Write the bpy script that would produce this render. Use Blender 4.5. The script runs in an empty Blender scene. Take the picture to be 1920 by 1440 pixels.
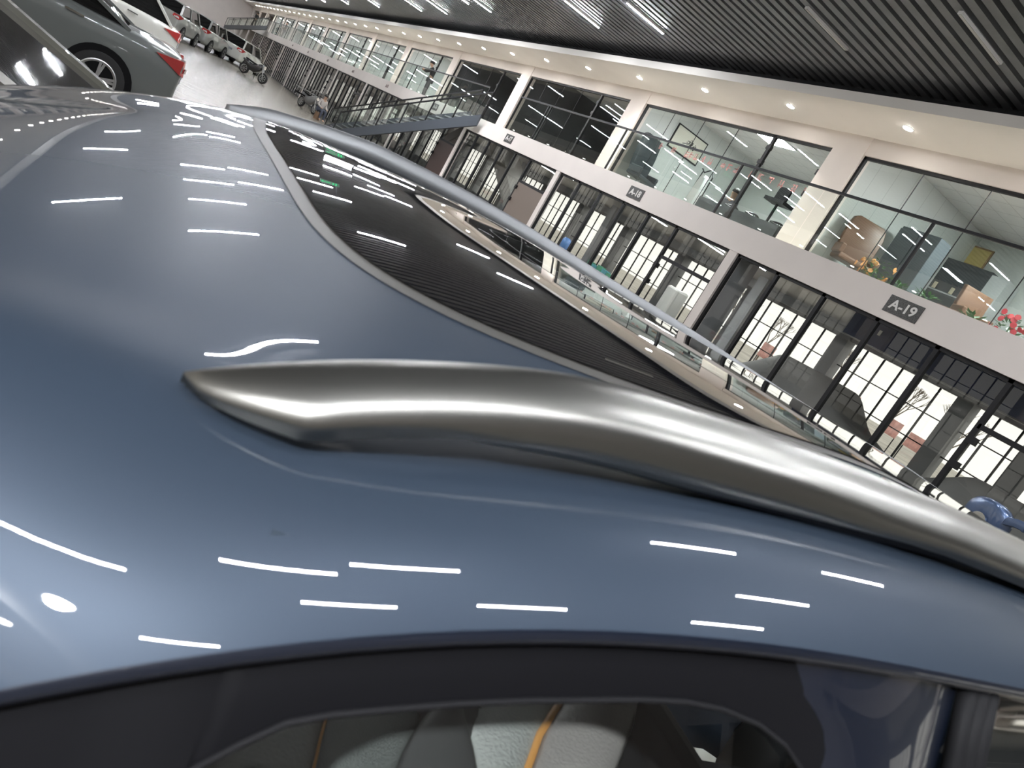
import bpy, bmesh, math, random
import numpy as np
from mathutils import Matrix, Vector

random.seed(7)
SC = bpy.context.scene
COL = SC.collection

# ------------------------------------------------------------------ camera, world, exposure
H = 1.75                                   # lens height above the hall floor
YAW, PITCH, ROLL, FPX = 0.5875, -0.2169, 0.5279, 1396.27
cy, sy, cp, sp, cr, sr = math.cos(YAW), math.sin(YAW), math.cos(PITCH), math.sin(PITCH), math.cos(ROLL), math.sin(ROLL)
fwd = Vector((sy * cp, cy * cp, sp)); rgt = Vector((cy, -sy, 0)); upv = rgt.cross(fwd)
R_ = cr * rgt + sr * upv; U_ = -sr * rgt + cr * upv
cam_d = bpy.data.cameras.new('camera'); cam = bpy.data.objects.new('camera', cam_d); COL.objects.link(cam)
cam_d.sensor_fit = 'HORIZONTAL'; cam_d.sensor_width = 36.0; cam_d.lens = 36.0 * FPX / 1920.0
cam_d.clip_start = 0.02; cam_d.clip_end = 600
cam_d.dof.use_dof = True; cam_d.dof.focus_distance = 9.0; cam_d.dof.aperture_fstop = 13.0
m = Matrix.Identity(4)
for i in range(3):
    m[i][0], m[i][1], m[i][2] = R_[i], U_[i], -fwd[i]
m[0][3], m[1][3], m[2][3] = 0, 0, H
cam.matrix_world = m
SC.camera = cam
SC.view_settings.view_transform = 'Standard'; SC.view_settings.look = 'None'
SC.view_settings.gamma = 1.0; SC.view_settings.use_curve_mapping = False
SC.view_settings.exposure = 1.45
SC.cycles.transparent_max_bounces = 24
SC.cycles.sample_clamp_indirect = 6.0
SC.cycles.caustics_reflective = False

W = bpy.data.worlds.new('overcast_sky'); SC.world = W; W.use_nodes = True
bg = W.node_tree.nodes['Background']; bg.inputs[0].default_value = (1.0, 0.965, 0.89, 1); bg.inputs[1].default_value = .45

LED_STRENGTH = 170.0
SPOT_W = 70.0
ADDED_FLOOD_W = 2600.0

# ------------------------------------------------------------------ materials
MATS = {}
def mat(name, col, rough=.5, metal=0.0, spec=.5, coat=0.0, coat_rough=.03, emit=None, es=0.0, ior=1.5, bump=None, noise=None):
    if name in MATS: return MATS[name]
    M = bpy.data.materials.new(name); M.use_nodes = True
    nt = M.node_tree; b = nt.nodes['Principled BSDF']
    b.inputs['Base Color'].default_value = (*col, 1); b.inputs['Roughness'].default_value = rough
    b.inputs['Metallic'].default_value = metal; b.inputs['Specular IOR Level'].default_value = spec
    b.inputs['Coat Weight'].default_value = coat; b.inputs['Coat Roughness'].default_value = coat_rough
    b.inputs['IOR'].default_value = ior
    if emit: b.inputs['Emission Color'].default_value = (*emit, 1); b.inputs['Emission Strength'].default_value = es
    if noise:                      # (scale, amount): gentle wear of the base colour
        tc = nt.nodes.new('ShaderNodeTexCoord'); n = nt.nodes.new('ShaderNodeTexNoise'); n.inputs['Scale'].default_value = noise[0]
        r = nt.nodes.new('ShaderNodeValToRGB')
        r.color_ramp.elements[0].position = .35; r.color_ramp.elements[1].position = .65
        r.color_ramp.elements[0].color = (*[c * (1 - noise[1]) for c in col], 1); r.color_ramp.elements[1].color = (*[min(1, c * (1 + noise[1])) for c in col], 1)
        nt.links.new(tc.outputs['Object'], n.inputs['Vector']); nt.links.new(n.outputs['Fac'], r.inputs['Fac']); nt.links.new(r.outputs['Color'], b.inputs['Base Color'])
    if bump:
        tc = nt.nodes.new('ShaderNodeTexCoord'); n = nt.nodes.new('ShaderNodeTexNoise'); n.inputs['Scale'].default_value = bump[0]
        bp = nt.nodes.new('ShaderNodeBump'); bp.inputs['Strength'].default_value = bump[1]; bp.inputs['Distance'].default_value = .01
        nt.links.new(tc.outputs['Object'], n.inputs['Vector']); nt.links.new(n.outputs['Fac'], bp.inputs['Height']); nt.links.new(bp.outputs['Normal'], b.inputs['Normal'])
    MATS[name] = M; return M

def glass(name, tint=(1, 1, 1), ior=1.5, refl=(1, 1, 1), base=0.0, rough=0.0):
    M = bpy.data.materials.new(name); M.use_nodes = True; nt = M.node_tree
    for n in list(nt.nodes):
        if n.type != 'OUTPUT_MATERIAL': nt.nodes.remove(n)
    out = nt.nodes['Material Output']
    fr = nt.nodes.new('ShaderNodeFresnel'); ge = nt.nodes.new('ShaderNodeNewGeometry'); mi = nt.nodes.new('ShaderNodeMapRange'); mi.inputs['To Min'].default_value = ior; mi.inputs['To Max'].default_value = 1 / ior   # same strength from either side
    nt.links.new(ge.outputs['Backfacing'], mi.inputs['Value']); nt.links.new(mi.outputs[0], fr.inputs['IOR'])
    ad = nt.nodes.new('ShaderNodeMath'); ad.operation = 'ADD'; ad.inputs[1].default_value = base; ad.use_clamp = True
    tr = nt.nodes.new('ShaderNodeBsdfTransparent'); tr.inputs[0].default_value = (*tint, 1)
    gl = nt.nodes.new('ShaderNodeBsdfGlossy'); gl.inputs['Color'].default_value = (*refl, 1); gl.inputs['Roughness'].default_value = rough
    mx = nt.nodes.new('ShaderNodeMixShader')
    nt.links.new(fr.outputs[0], ad.inputs[0]); nt.links.new(ad.outputs[0], mx.inputs[0])
    nt.links.new(tr.outputs[0], mx.inputs[1]); nt.links.new(gl.outputs[0], mx.inputs[2]); nt.links.new(mx.outputs[0], out.inputs[0])
    MATS[name] = M; return M

def emis(name, col, s):
    M = bpy.data.materials.new(name); M.use_nodes = True; nt = M.node_tree
    for n in list(nt.nodes):
        if n.type != 'OUTPUT_MATERIAL': nt.nodes.remove(n)
    e = nt.nodes.new('ShaderNodeEmission'); e.inputs[0].default_value = (*col, 1); e.inputs[1].default_value = s
    nt.links.new(e.outputs[0], nt.nodes['Material Output'].inputs[0]); MATS[name] = M; return M

def striped(name, ca, cb, period, width, axis, rough=.5):
    """flat boards with a thin joint every `period` metres along one object axis"""
    M = mat(name, ca, rough); nt = M.node_tree; b = nt.nodes['Principled BSDF']
    tc = nt.nodes.new('ShaderNodeTexCoord'); sx = nt.nodes.new('ShaderNodeSeparateXYZ'); nt.links.new(tc.outputs['Object'], sx.inputs[0])
    facs = []
    for ax in axis:
        d = nt.nodes.new('ShaderNodeMath'); d.operation = 'DIVIDE'; d.inputs[1].default_value = period; nt.links.new(sx.outputs[ax], d.inputs[0])
        f = nt.nodes.new('ShaderNodeMath'); f.operation = 'FRACT'; nt.links.new(d.outputs[0], f.inputs[0])
        l = nt.nodes.new('ShaderNodeMath'); l.operation = 'LESS_THAN'; l.inputs[1].default_value = width / period; nt.links.new(f.outputs[0], l.inputs[0]); facs.append(l)
    o = facs[0]
    if len(facs) > 1:
        o = nt.nodes.new('ShaderNodeMath'); o.operation = 'MAXIMUM'; nt.links.new(facs[0].outputs[0], o.inputs[0]); nt.links.new(facs[1].outputs[0], o.inputs[1])
    mx = nt.nodes.new('ShaderNodeMix'); mx.data_type = 'RGBA'; mx.inputs[6].default_value = (*ca, 1); mx.inputs[7].default_value = (*cb, 1)
    nt.links.new(o.outputs[0], mx.inputs[0]); nt.links.new(mx.outputs[2], b.inputs['Base Color']); return M

WHITE = mat('wall_paint', (.76, .70, .655), .6, noise=(1.2, .02))
WHITE2 = mat('soffit_paint', (.76, .73, .685), .6, noise=(.8, .02))
FRAME = mat('frame_black', (.016, .016, .018), .5, spec=.25)
GREYWALL = mat('inner_grey_wall', (.30, .31, .32), .6, noise=(1.5, .05))
SLAT = mat('ceiling_slat_grey', (.145, .152, .165), .45, noise=(3, .1))
VOID = mat('ceiling_void', (.012, .012, .014), .9)
FLOOR = striped('floor_tile', (.20, .183, .157), (.15, .135, .115), .8, .012, 'XY', .27)
_b = FLOOR.node_tree.nodes['Principled BSDF']; _b.inputs['Specular IOR Level'].default_value = .3
_n = FLOOR.node_tree.nodes.new('ShaderNodeTexNoise'); _n.inputs['Scale'].default_value = 2.2; _m = FLOOR.node_tree.nodes.new('ShaderNodeMapping'); _m.inputs['Scale'].default_value = (.35, 3.0, 1); _t = FLOOR.node_tree.nodes.new('ShaderNodeTexCoord'); _p = FLOOR.node_tree.nodes.new('ShaderNodeBump'); _p.inputs['Strength'].default_value = .25; _p.inputs['Distance'].default_value = .02
for _x, _y in ((_t.outputs['Object'], _m.inputs[0]), (_m.outputs[0], _n.inputs[0]), (_n.outputs[0], _p.inputs['Height']), (_p.outputs[0], _b.inputs['Normal'])): FLOOR.node_tree.links.new(_x, _y)
LED = emis('led_tube', (.93, .95, 1.0), LED_STRENGTH)
LEDOFF = mat('led_off', (.55, .55, .53), .4)
DOWN = emis('downlight_lens', (1.0, .97, .90), 40.0)
PANEL = emis('panel_light', (.97, 1.0, 1.0), 32.0)
GLASS = glass('storefront_glass', (.95, .97, .96), 1.5)
RAILGLASS = glass('railing_glass', (.86, .92, .89), 1.55, base=.03)
CLEAR = glass('window_pane', (.96, .97, .96), 1.45)
ROOMWALL = striped('partition_panel', (.56, .585, .57), (.40, .43, .42), .58, .014, 'X', .5)
ROOMCEIL = striped('ceiling_tile', (.62, .63, .62), (.42, .43, .43), .6, .018, 'XY', .7)
UNLITWALL = mat('unlit_room_wall', (.085, .088, .095), .6, noise=(1, .1))  # walls of unlit rooms: the missing light is put into a dark colour
STEEL = mat('stair_steel', (.055, .065, .08), .4)
CONC = mat('shop_floor', (.34, .325, .30), .3, noise=(.7, .08))
RUB = mat('rubber', (.010, .010, .011), .6, spec=.08)
CHROME = mat('chrome', (.78, .77, .74), .12, 1.0)
TYRE = mat('tyre', (.02, .02, .021), .75)
ALLOY = mat('alloy', (.55, .56, .57), .3, 1.0)
RED = mat('red_lens', (.42, .03, .03), .15, coat=1)

# ------------------------------------------------------------------ mesh helpers
class MB:
    def __init__(s): s.v = []; s.f = []
    def add(s, vs, fs):
        o = len(s.v); s.v += [tuple(map(float, p)) for p in vs]; s.f += [tuple(i + o for i in f) for f in fs]; return s
    def box(s, a, b):
        (x0, y0, z0), (x1, y1, z1) = a, b
        x0, x1 = min(x0, x1), max(x0, x1); y0, y1 = min(y0, y1), max(y0, y1); z0, z1 = min(z0, z1), max(z0, z1)
        return s.add([(x0, y0, z0), (x1, y0, z0), (x1, y1, z0), (x0, y1, z0), (x0, y0, z1), (x1, y0, z1), (x1, y1, z1), (x0, y1, z1)],
                     [(0, 3, 2, 1), (4, 5, 6, 7), (0, 1, 5, 4), (1, 2, 6, 5), (2, 3, 7, 6), (3, 0, 4, 7)])
    def hexa(s, q0, q1):
        """solid between two quads"""
        return s.add(list(q0) + list(q1), [(0, 3, 2, 1), (4, 5, 6, 7), (0, 1, 5, 4), (1, 2, 6, 5), (2, 3, 7, 6), (3, 0, 4, 7)])
    def bar(s, a, b, w, h=None, up=(0, 0, 1)):
        h = h or w; a, b = Vector(a), Vector(b); d = (b - a).normalized(); u = Vector(up)
        x = d.cross(u)
        if x.length < 1e-4: x = d.cross(Vector((0, 1, 0)))
        x.normalize(); y = x.cross(d).normalized(); x *= w / 2; y *= h / 2
        return s.hexa([a - x - y, a + x - y, a + x + y, a - x + y], [b - x - y, b + x - y, b + x + y, b - x + y])
    def tube(s, pts, r, n=8, caps=True):
        pts = [Vector(p) for p in pts]; rr = r if hasattr(r, '__len__') else [r] * len(pts); rings = []
        up = Vector((0, 0, 1))
        for i, p in enumerate(pts):
            d = (pts[min(i + 1, len(pts) - 1)] - pts[max(i - 1, 0)]).normalized()
            x = d.cross(up)
            if x.length < .05: x = d.cross(Vector((1, 0, 0)))
            x.normalize(); y = x.cross(d)
            rings.append([p + (x * math.cos(2 * math.pi * k / n) + y * math.sin(2 * math.pi * k / n)) * rr[i] for k in range(n)])
        return s.loft(rings, True, caps)
    def loft(s, rings, closed=True, caps=False):
        n = len(rings[0]); vs = [p for r in rings for p in r]; fs = []
        for i in range(len(rings) - 1):
            for k in range(n if closed else n - 1):
                a, b = i * n + k, i * n + (k + 1) % n
                fs.append((a, b, b + n, a + n))
        if caps: fs += [tuple(range(n))[::-1], tuple(range((len(rings) - 1) * n, len(rings) * n))]
        return s.add(vs, fs)
    def grid(s, P):
        nu, nv = len(P), len(P[0]); vs = [p for r in P for p in r]
        return s.add(vs, [(i * nv + j, (i + 1) * nv + j, (i + 1) * nv + j + 1, i * nv + j + 1) for i in range(nu - 1) for j in range(nv - 1)])
    def disc(s, c, r, axis, h, n=24, r2=None):
        a = Vector(axis).normalized(); x = a.cross(Vector((0, 0, 1)))
        if x.length < .05: x = Vector((1, 0, 0))
        x.normalize(); y = a.cross(x); c = Vector(c); r2 = r if r2 is None else r2
        return s.loft([[c + (x * math.cos(2 * math.pi * k / n) + y * math.sin(2 * math.pi * k / n)) * q + a * t for k in range(n)] for q, t in ((r, 0), (r2, h))], True, True)
    def build(s, name, material, parent=None, smooth=False, bevel=0, M=None, subsurf=0):
        me = bpy.data.meshes.new(name); vs = s.v if M is None else [tuple(M @ Vector(p)) for p in s.v]
        me.from_pydata(vs, [], s.f); me.update()
        bm = bmesh.new(); bm.from_mesh(me); bmesh.ops.recalc_face_normals(bm, faces=bm.faces); bm.to_mesh(me); bm.free()
        if smooth: me.polygons.foreach_set('use_smooth', [True] * len(me.polygons))
        me.materials.append(material)
        o = bpy.data.objects.new(name, me); COL.objects.link(o)
        if parent is not None: o.parent = parent; o.matrix_parent_inverse = Matrix.Identity(4)
        if bevel:
            md = o.modifiers.new('bevel', 'BEVEL'); md.width = bevel; md.segments = 2; md.limit_method = 'ANGLE'
        if subsurf:
            md = o.modifiers.new('sub', 'SUBSURF'); md.levels = md.render_levels = subsurf
        return o

def tag(o, label=None, cat=None, group=None, kind=None):
    if label: o['label'] = label
    if cat: o['category'] = cat
    if group: o['group'] = group
    if kind: o['kind'] = kind
    return o
def empty(name, loc=(0, 0, 0), label=None, cat=None, group=None, kind=None, rz=0):
    o = bpy.data.objects.new(name, None); COL.objects.link(o); o.location = loc; o.rotation_euler = (0, 0, rz); o.empty_display_size = .1
    return tag(o, label, cat, group, kind)
def struct(name, mb, material, parent=None, label=None, cat=None, **k):
    o = mb.build(name, material, parent, **k)
    if parent is None: tag(o, label, cat, kind='structure')
    return o
def copy_tree(o, parent=None):
    c = o.copy(); COL.objects.link(c)
    if parent is not None: c.parent = parent
    for ch in list(o.children): copy_tree(ch, c)
    return c
ORD = ['first', 'second', 'third', 'fourth', 'fifth', 'sixth', 'seventh', 'eighth', 'ninth', 'tenth', 'eleventh', 'twelfth', 'thirteenth', 'fourteenth', 'fifteenth', 'sixteenth', 'seventeenth', 'eighteenth', 'nineteenth', 'twentieth']
def ordn(i): return ORD[i] if i < 20 else {20: 'twenty-first', 21: 'twenty-second', 22: 'twenty-third', 23: 'twenty-fourth', 24: 'twenty-fifth', 25: 'twenty-sixth', 26: 'twenty-seventh', 27: 'twenty-eighth', 28: 'twenty-ninth', 29: 'thirtieth'}.get(i, 'far-off')

# ------------------------------------------------------------------ the hall: floor, ceiling, end walls
YB, YE = -14.0, 125.0
Y0 = 11.58                                  # centre of the column between shops A-19 and A-18
XB, XW, XF = 10.707, 11.907, 10.385         # balcony face, upper shop wall, soffit fascia
ZB0, ZB1, ZS, ZF, ZC = 2.975, 3.513, 6.157, 6.331, 6.60
struct('floor', MB().box((-9, YB, -.1), (XB + .05, YE, 0)), FLOOR, label='glossy beige tiled hall floor', cat='floor')
struct('floor_shop', MB().box((XB + .05, YB, -.1), (18.6, YE, -.001)), CONC, label='plain shop floor behind the glass fronts', cat='floor')
struct('ceiling', MB().box((-7.5, YB, ZC + .25), (XB + .3, YE, ZC + .35)).box((XB + .1, YB, ZF - .06), (XB + .14, YE, ZC + .3)), VOID, label='black ceiling void above the slats', cat='ceiling')
sl = MB(); y = -13.9
while y < YE:
    sl.box((-7, y, ZC), (XB + .2, y + .15, ZC + .10)); y += .25
struct('ceiling_slats', sl, SLAT, label='dark grey slatted ceiling boards running across the hall', cat='ceiling')
struct('wall_back', MB().box((-9, YB - .2, 0), (19, YB, 7.2)), WHITE, label='end wall of the hall behind the camera', cat='wall')
struct('wall_front', MB().box((-9, YE, 0), (19, YE + .2, 7.2)), WHITE, label='far end wall of the hall', cat='wall')

# ------------------------------------------------------------------ right side facade
wall = MB()
wall.box((XB, YB, ZB0), (XB + .18, YE, ZB1))                               # balcony face
wall.box((XB + .18, YB, 3.2), (XW + .15, YE, 3.45))                        # walkway slab
wall.box((XW, YB, 5.807), (XW + .2, YE, ZS + .1))                          # lintel above upper windows
for k in range(-3, 15):
    yc = Y0 + 8 * k
    wall.box((XW - .02, yc - .403, 3.45), (XW + .25, yc + .403, ZS))       # upper column
    wall.box((XB + .01, yc - .122, 0), (XB + .2, yc + .122, ZB0))          # lower column
struct('wall_right', wall, WHITE, label='white two-storey shop facade along the right side', cat='wall')
sof = MB().box((XF, YB, ZS), (XW, YE, ZS + .05)); sof.box((XF - .02, YB, ZS - .004), (XF + .03, YE, ZF)); sof.box((XF + .03, YB, ZF - .05), (XB + .3, YE, ZF))
struct('soffit_right', sof, WHITE2, label='pale soffit with white fascia above the right balcony', cat='ceiling')
slab = MB().box((XB + .2, YB, 3.2), (17, YE, 3.44)); struct('floor_upper', slab, CONC, label='upper shop floor slab', cat='floor')
struct('roof_slab', MB().box((XW, YB, 6.45), (19, YE, 6.6)), WHITE, label='roof slab above the upper shops', cat='ceiling')
struct('ceiling_upper', MB().box((XW + .2, YB, 6.38), (17, YE, 6.41)), ROOMCEIL, label='tiled ceiling of the upper shops', cat='ceiling')

# outer wall with its big paned windows
def outer_wall(x, sign, name, lab):
    w = MB(); fr = MB(); gl = MB(); x1 = x + .25 * sign
    w.box((x, YB, 0), (x1, YE, .75)); w.box((x, YB, 2.95), (x1, YE, 3.35)); w.box((x, YB, 5.6), (x1, YE, 6.9))
    if sign > 0: up = MB().box((x + .12, YB, 3.35), (x1 - .02, YE, 5.6))
    y = YB
    while y < YE:
        w.box((x - .12 * sign, y, 0), (x1, y + .45, 6.6))
        for z0, z1, nz in ((.75, 2.95, 3), (3.35, 5.6, 3)):
            for q in range(1, 6): fr.box((x + .06 * sign, y + .45 + 3.55 * q / 6 - .022, z0), (x + .1 * sign, y + .45 + 3.55 * q / 6 + .022, z1))
            for q in range(1, nz): fr.box((x + .06 * sign, y + .45, z0 + (z1 - z0) * q / nz - .015), (x + .1 * sign, y + 4, z0 + (z1 - z0) * q / nz + .015))
        gl.add([(x + .08 * sign, y + .45, .75), (x + .08 * sign, y + 4, .75), (x + .08 * sign, y + 4, 5.6), (x + .08 * sign, y + .45, 5.6)], [(0, 1, 2, 3)])
        y += 4
    o = struct(name, w, GREYWALL, label=lab, cat='wall')
    fr.build('window_mullions', FRAME, o)
    if sign > 0: up.build('clerestory_panel', mat('clerestory_dull', (.24, .205, .19), .5), o)
    gl.build('window_glass', CLEAR, o)
outer_wall(18.6, 1, 'wall_outer', 'grey outer wall with paned windows at the back of the shops')

# opposite side of the hall, seen mirrored in the car roof
lw = MB(); LX = -3.3
lw.box((-5.4, YB, ZB0), (-5.2, YE, ZB1)); lw.box((-6.6, YB, 3.2), (-5.2, YE, 3.45)); lw.box((-6.6, YB, 5.75), (-6.4, YE, ZS))
for k in range(-3, 18):
    yc = Y0 - 6 + 7.4 * k
    lw.box((-6.62, yc - .7, 3.45), (-6.4, yc + .7, ZS)); lw.box((-5.45, yc - .5, 0), (-5.25, yc + .5, ZB0))
struct('wall_left', lw, WHITE, label='white shop facade along the left side of the hall', cat='wall')
sl2 = MB().box((-6.6, 7, ZS), (LX, YE, ZS + .05)); sl2.box((LX - .03, 7, ZS), (LX + .02, YE, ZF + .3)); sl2.box((-6.6, YB, ZS), (-5.35, 7, ZS + .05)); sl2.box((-5.35, YB, ZS), (-5.3, 7, ZF + .3)); sl2.box((-5.3, 6.96, ZS), (LX, 7, ZF + .3))
struct('soffit_left', sl2, WHITE2, label='pale soffit above the left balcony', cat='ceiling')
struct('roof_slab_left', MB().box((-9, YB, 6.5), (-6.4, YE, 6.6)), WHITE, label='roof slab above the left shops', cat='ceiling')
outer_wall(-7.4, -1, 'wall_outer_left', 'outer wall with paned windows beyond the left shops')

# ------------------------------------------------------------------ shop fronts (ground floor) and upper windows
def frame_bar(mb, x, y0, z0, y1, z1, w=.06, d=.07):
    if abs(y1 - y0) < 1e-6: mb.box((x - d / 2, y0 - w / 2, z0), (x + d / 2, y0 + w / 2, z1))
    else: mb.box((x - d / 2, y0, z0 - w / 2), (x + d / 2, y1, z0 + w / 2))
SHOP = {-2: 'A-20', -1: 'A-19', 0: 'A-18', 1: 'A-17', 2: 'A-16', 3: 'A-15', 4: 'A-13', 5: 'A-12', 6: 'A-11', 7: 'A-10'}
for k in range(-2, 11):
    ya, yb = Y0 + 8 * k + .13, Y0 + 8 * k + 7.87; nm = SHOP.get(k, 'far')
    root = empty('window_%d' % (k + 3), (0, 0, 0), 'black framed glass shop front, ground floor bay %s' % nm, 'window', kind='structure')
    fr = MB(); x = XB + .09
    frame_bar(fr, x, ya, ZB0 - .03, yb, ZB0 - .03, .06); frame_bar(fr, x, ya, .04, yb, .04, .08)
    frame_bar(fr, x, ya + .03, 0, ya + .03, ZB0, .06); frame_bar(fr, x, yb - .03, 0, yb - .03, ZB0, .06)
    ms = [1.90, 3.07, 4.21, 5.39, 6.58] if k < 3 else [1.5, 2.6, 3.6, 4.6, 5.6, 6.6]
    for mm in ms: frame_bar(fr, x, ya + mm, 0, ya + mm, ZB0, .075)
    frame_bar(fr, x, ya, 2.22, ya + ms[0], 2.22, .075)
    fr.build('shop_front_frame', FRAME, root)
    g = MB(); xs = [ya + .06] + [ya + mm for mm in ms] + [yb - .06]
    for i in range(1, len(xs) - 1): g.add([(x, xs[i], .06), (x, xs[i + 1], .06), (x, xs[i + 1], ZB0 - .05), (x, xs[i], ZB0 - .05)], [(0, 1, 2, 3)])
    g.add([(x, xs[0], 2.25), (x, xs[1], 2.25), (x, xs[1], ZB0 - .05), (x, xs[0], ZB0 - .05)], [(0, 1, 2, 3)])
    g.build('fixed_glass', GLASS, root)
    dl = MB().add([(x - .02, xs[0], .03), (x - .02, xs[1] - .04, .03), (x - .02, xs[1] - .04, 2.18), (x - .02, xs[0], 2.18)], [(0, 1, 2, 3)])
    if k == 1:
        MB().box((x - .03, xs[0], .03), (x + .01, xs[1] - .04, 2.18)).build('door_leaf', mat('door_brown', (.19, .15, .125), .45), root)
    elif k == 2:
        MB().box((x - .03, xs[0], .03), (x + .01, xs[1] - .04, 2.18)).build('door_leaf', mat('door_dark_brown', (.06, .035, .03), .45), root)
    else:
        dl.build('door_leaf', GLASS, root)
    hb = MB()
    for z in (.35, 1.55, 1.95): hb.box((x - .09, xs[1] - .12, z), (x + .02, xs[1] - .02, z + .11))
    hb.build('door_hinge', FRAME, root)
    # upper window
    ya, yb = Y0 + 8 * k + .403, Y0 + 8 * k + 7.597; x = XW + .08
    root = empty('window_%d' % (k + 20), (0, 0, 0), 'large black framed upper window above bay %s' % nm, 'window', kind='structure')
    fr = MB()
    frame_bar(fr, x, ya, 5.78, yb, 5.78, .06); frame_bar(fr, x, ya, 3.5, yb, 3.5, .08); frame_bar(fr, x, ya + .03, 3.45, ya + .03, 5.8, .06); frame_bar(fr, x, yb - .03, 3.45, yb - .03, 5.8, .06)
    frame_bar(fr, x, ya + 1.78, 3.45, ya + 1.78, 5.8, .085)
    for mm in (3.08, 4.43, 5.78): frame_bar(fr, x, ya + mm, 3.45, ya + mm, 5.8, .014, .012)
    for z in (3.75, 5.1, 5.45): fr.box((x - .06, ya + 1.70, z), (x + .02, ya + 1.84, z + .09))
    fr.box((x - .06, ya, 3.75), (x + .02, ya + .09, 3.87)); fr.box((x - .06, ya, 5.2), (x + .02, ya + .09, 5.32)); fr.box((x - .06, ya, 4.7), (x + .02, ya + .09, 4.82))
    fr.build('upper_frame', FRAME, root)
    MB().add([(x, ya, 3.5), (x, yb, 3.5), (x, yb, 5.78), (x, ya, 5.78)], [(0, 1, 2, 3)]).build('upper_glass', GLASS, root)
    # rooms behind
    yp = Y0 + 8 * k + 7.83
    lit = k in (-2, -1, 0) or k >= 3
    struct('wall_partition_%d' % (k + 3), MB().box((XW + .3, yp, 3.45), (17, yp + .08, 6.4)), ROOMWALL if lit else UNLITWALL, label='partition wall at the far end of the upper room of bay %s' % nm, cat='wall')
    struct('wall_room_back_%d' % (k + 3), MB().box((17, yp - 7.9, 3.45), (17.08, yp, 6.4)), ROOMWALL if lit else UNLITWALL, label='back wall of the upper room of bay %s' % nm, cat='wall')
    if lit:
        pl = empty('panel_light', (13.9, yp - 3.3, 6.36), 'square white panel light in the upper office ceiling of bay %s' % nm, 'light', 'office panel lights')
        MB().box((-.52, -.52, 0), (.52, .52, .019)).build('light_frame', mat('lamp_white', (.8, .8, .8), .4), pl)
        MB().box((-.48, -.48, -.012), (.48, .48, .0)).build('diffuser', PANEL, pl)

shop_lamps = [(11.6, 16.2), (12.3, 14.6), (13.4, 15.4), (12.6, 13.0), (13.0, 17.6), (12.4, 22.5), (13.2, 25.0), (12.4, 30.0), (12.6, 35.0)]
for q, (sx_, sy_) in enumerate(shop_lamps):
    r_ = empty('batten_light', (sx_, sy_, 3.15), 'white batten lamp under a ground floor shop ceiling, %s of the run' % ordn(q), 'light', 'shop batten lamps')
    MB().box((-.6, -.04, .01), (.6, .04, .05)).build('housing', mat('lamp_white', (.8, .8, .8), .4), r_); MB().box((-.58, -.03, -.005), (.58, .03, .01)).build('diffuser', PANEL, r_)
# number signs
def text_mesh(s, size, name, material, parent, M):
    cu = bpy.data.curves.new('t', 'FONT'); cu.body = s; cu.size = size; cu.align_x = 'CENTER'; cu.align_y = 'CENTER'; cu.extrude = .004; cu.offset = .006
    t = bpy.data.objects.new('t', cu); COL.objects.link(t); bpy.context.view_layer.update()
    me = bpy.data.meshes.new_from_object(t.evaluated_get(bpy.context.evaluated_depsgraph_get())); bpy.data.objects.remove(t); bpy.data.curves.remove(cu)
    me.transform(M); me.materials.clear(); me.materials.append(material); o = bpy.data.objects.new(name, me); COL.objects.link(o); o.parent = parent; return o
SIGN = mat('sign_speckle', (.05, .048, .045), .4, noise=(60, .75)); LETTER = mat('sign_letter', (.74, .72, .69), .5); LETTERD = mat('sign_dark_letter', (.16, .10, .09), .5)
MT = Matrix(((0, 0, -1, 0), (-1, 0, 0, 0), (0, 1, 0, 0), (0, 0, 0, 1)))      # text facing -X, reading towards -Y
for k in range(-2, 8):
    yc = Y0 + 8 * k + 4.02; s = SHOP[k]
    root = empty('number_sign', (XB, yc, 3.245), 'dark speckled number plate %s on the white balcony face' % s if k < 3 else 'small shop number %s on the white balcony face' % s, 'sign', 'shop number signs')
    if k < 3: MB().box((-.012, -.315, -.14), (0, .315, .14)).build('plate', SIGN, root)
    text_mesh(s, .24, 'lettering', LETTER if k < 3 else LETTERD, root, Matrix.Translation((-.014, 0, 0)) @ MT @ Matrix.Scale(.9, 4, (0, 1, 0)))

# balcony glass railing
XR = XB + .06
hr = empty('balcony_railing', (XR, 25, 3.5), 'long glass balcony railing with black posts and handrail', 'railing', kind='structure')
HY = []
y = -11.0
while y < 112: HY.append(y); y += 4.72
def rail_run(y0, y1): return MB().bar((0, y0 - 25, 1.165), (0, y1 - 25, 1.165), .05, .045)
rail_run(-12, 24.4).build('handrail', FRAME, hr); rail_run(27.3, 110).build('handrail', FRAME, hr)
ys = [8.08 + 4.72 * i for i in range(-4, 4)] + [22.05, 24.4, 27.3] + [32.1 + 4.62 * i for i in range(0, 17)]
for i, yy in enumerate(ys):
    MB().box((-.02, yy - 25 - .022, -.05), (.02, yy - 25 + .022, 1.15)).build('post', FRAME, hr)
    if i + 1 < len(ys) and abs(yy - 24.4) > .1:
        y1 = ys[i + 1] - 25 - .05; n = max(1, round((y1 - (yy - 25)) / 2.4)); a0 = yy - 25 + .05
        for q in range(n):
            p0 = a0 + (y1 - a0) * q / n + .01; p1 = a0 + (y1 - a0) * (q + 1) / n - .01
            tw = random.uniform(-.006, .006)
            MB().add([(0, p0, .0), (tw, p1, .0), (tw, p1, 1.13), (0, p0, 1.13)], [(0, 1, 2, 3)]).build('glass_panel', RAILGLASS, hr)

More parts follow.
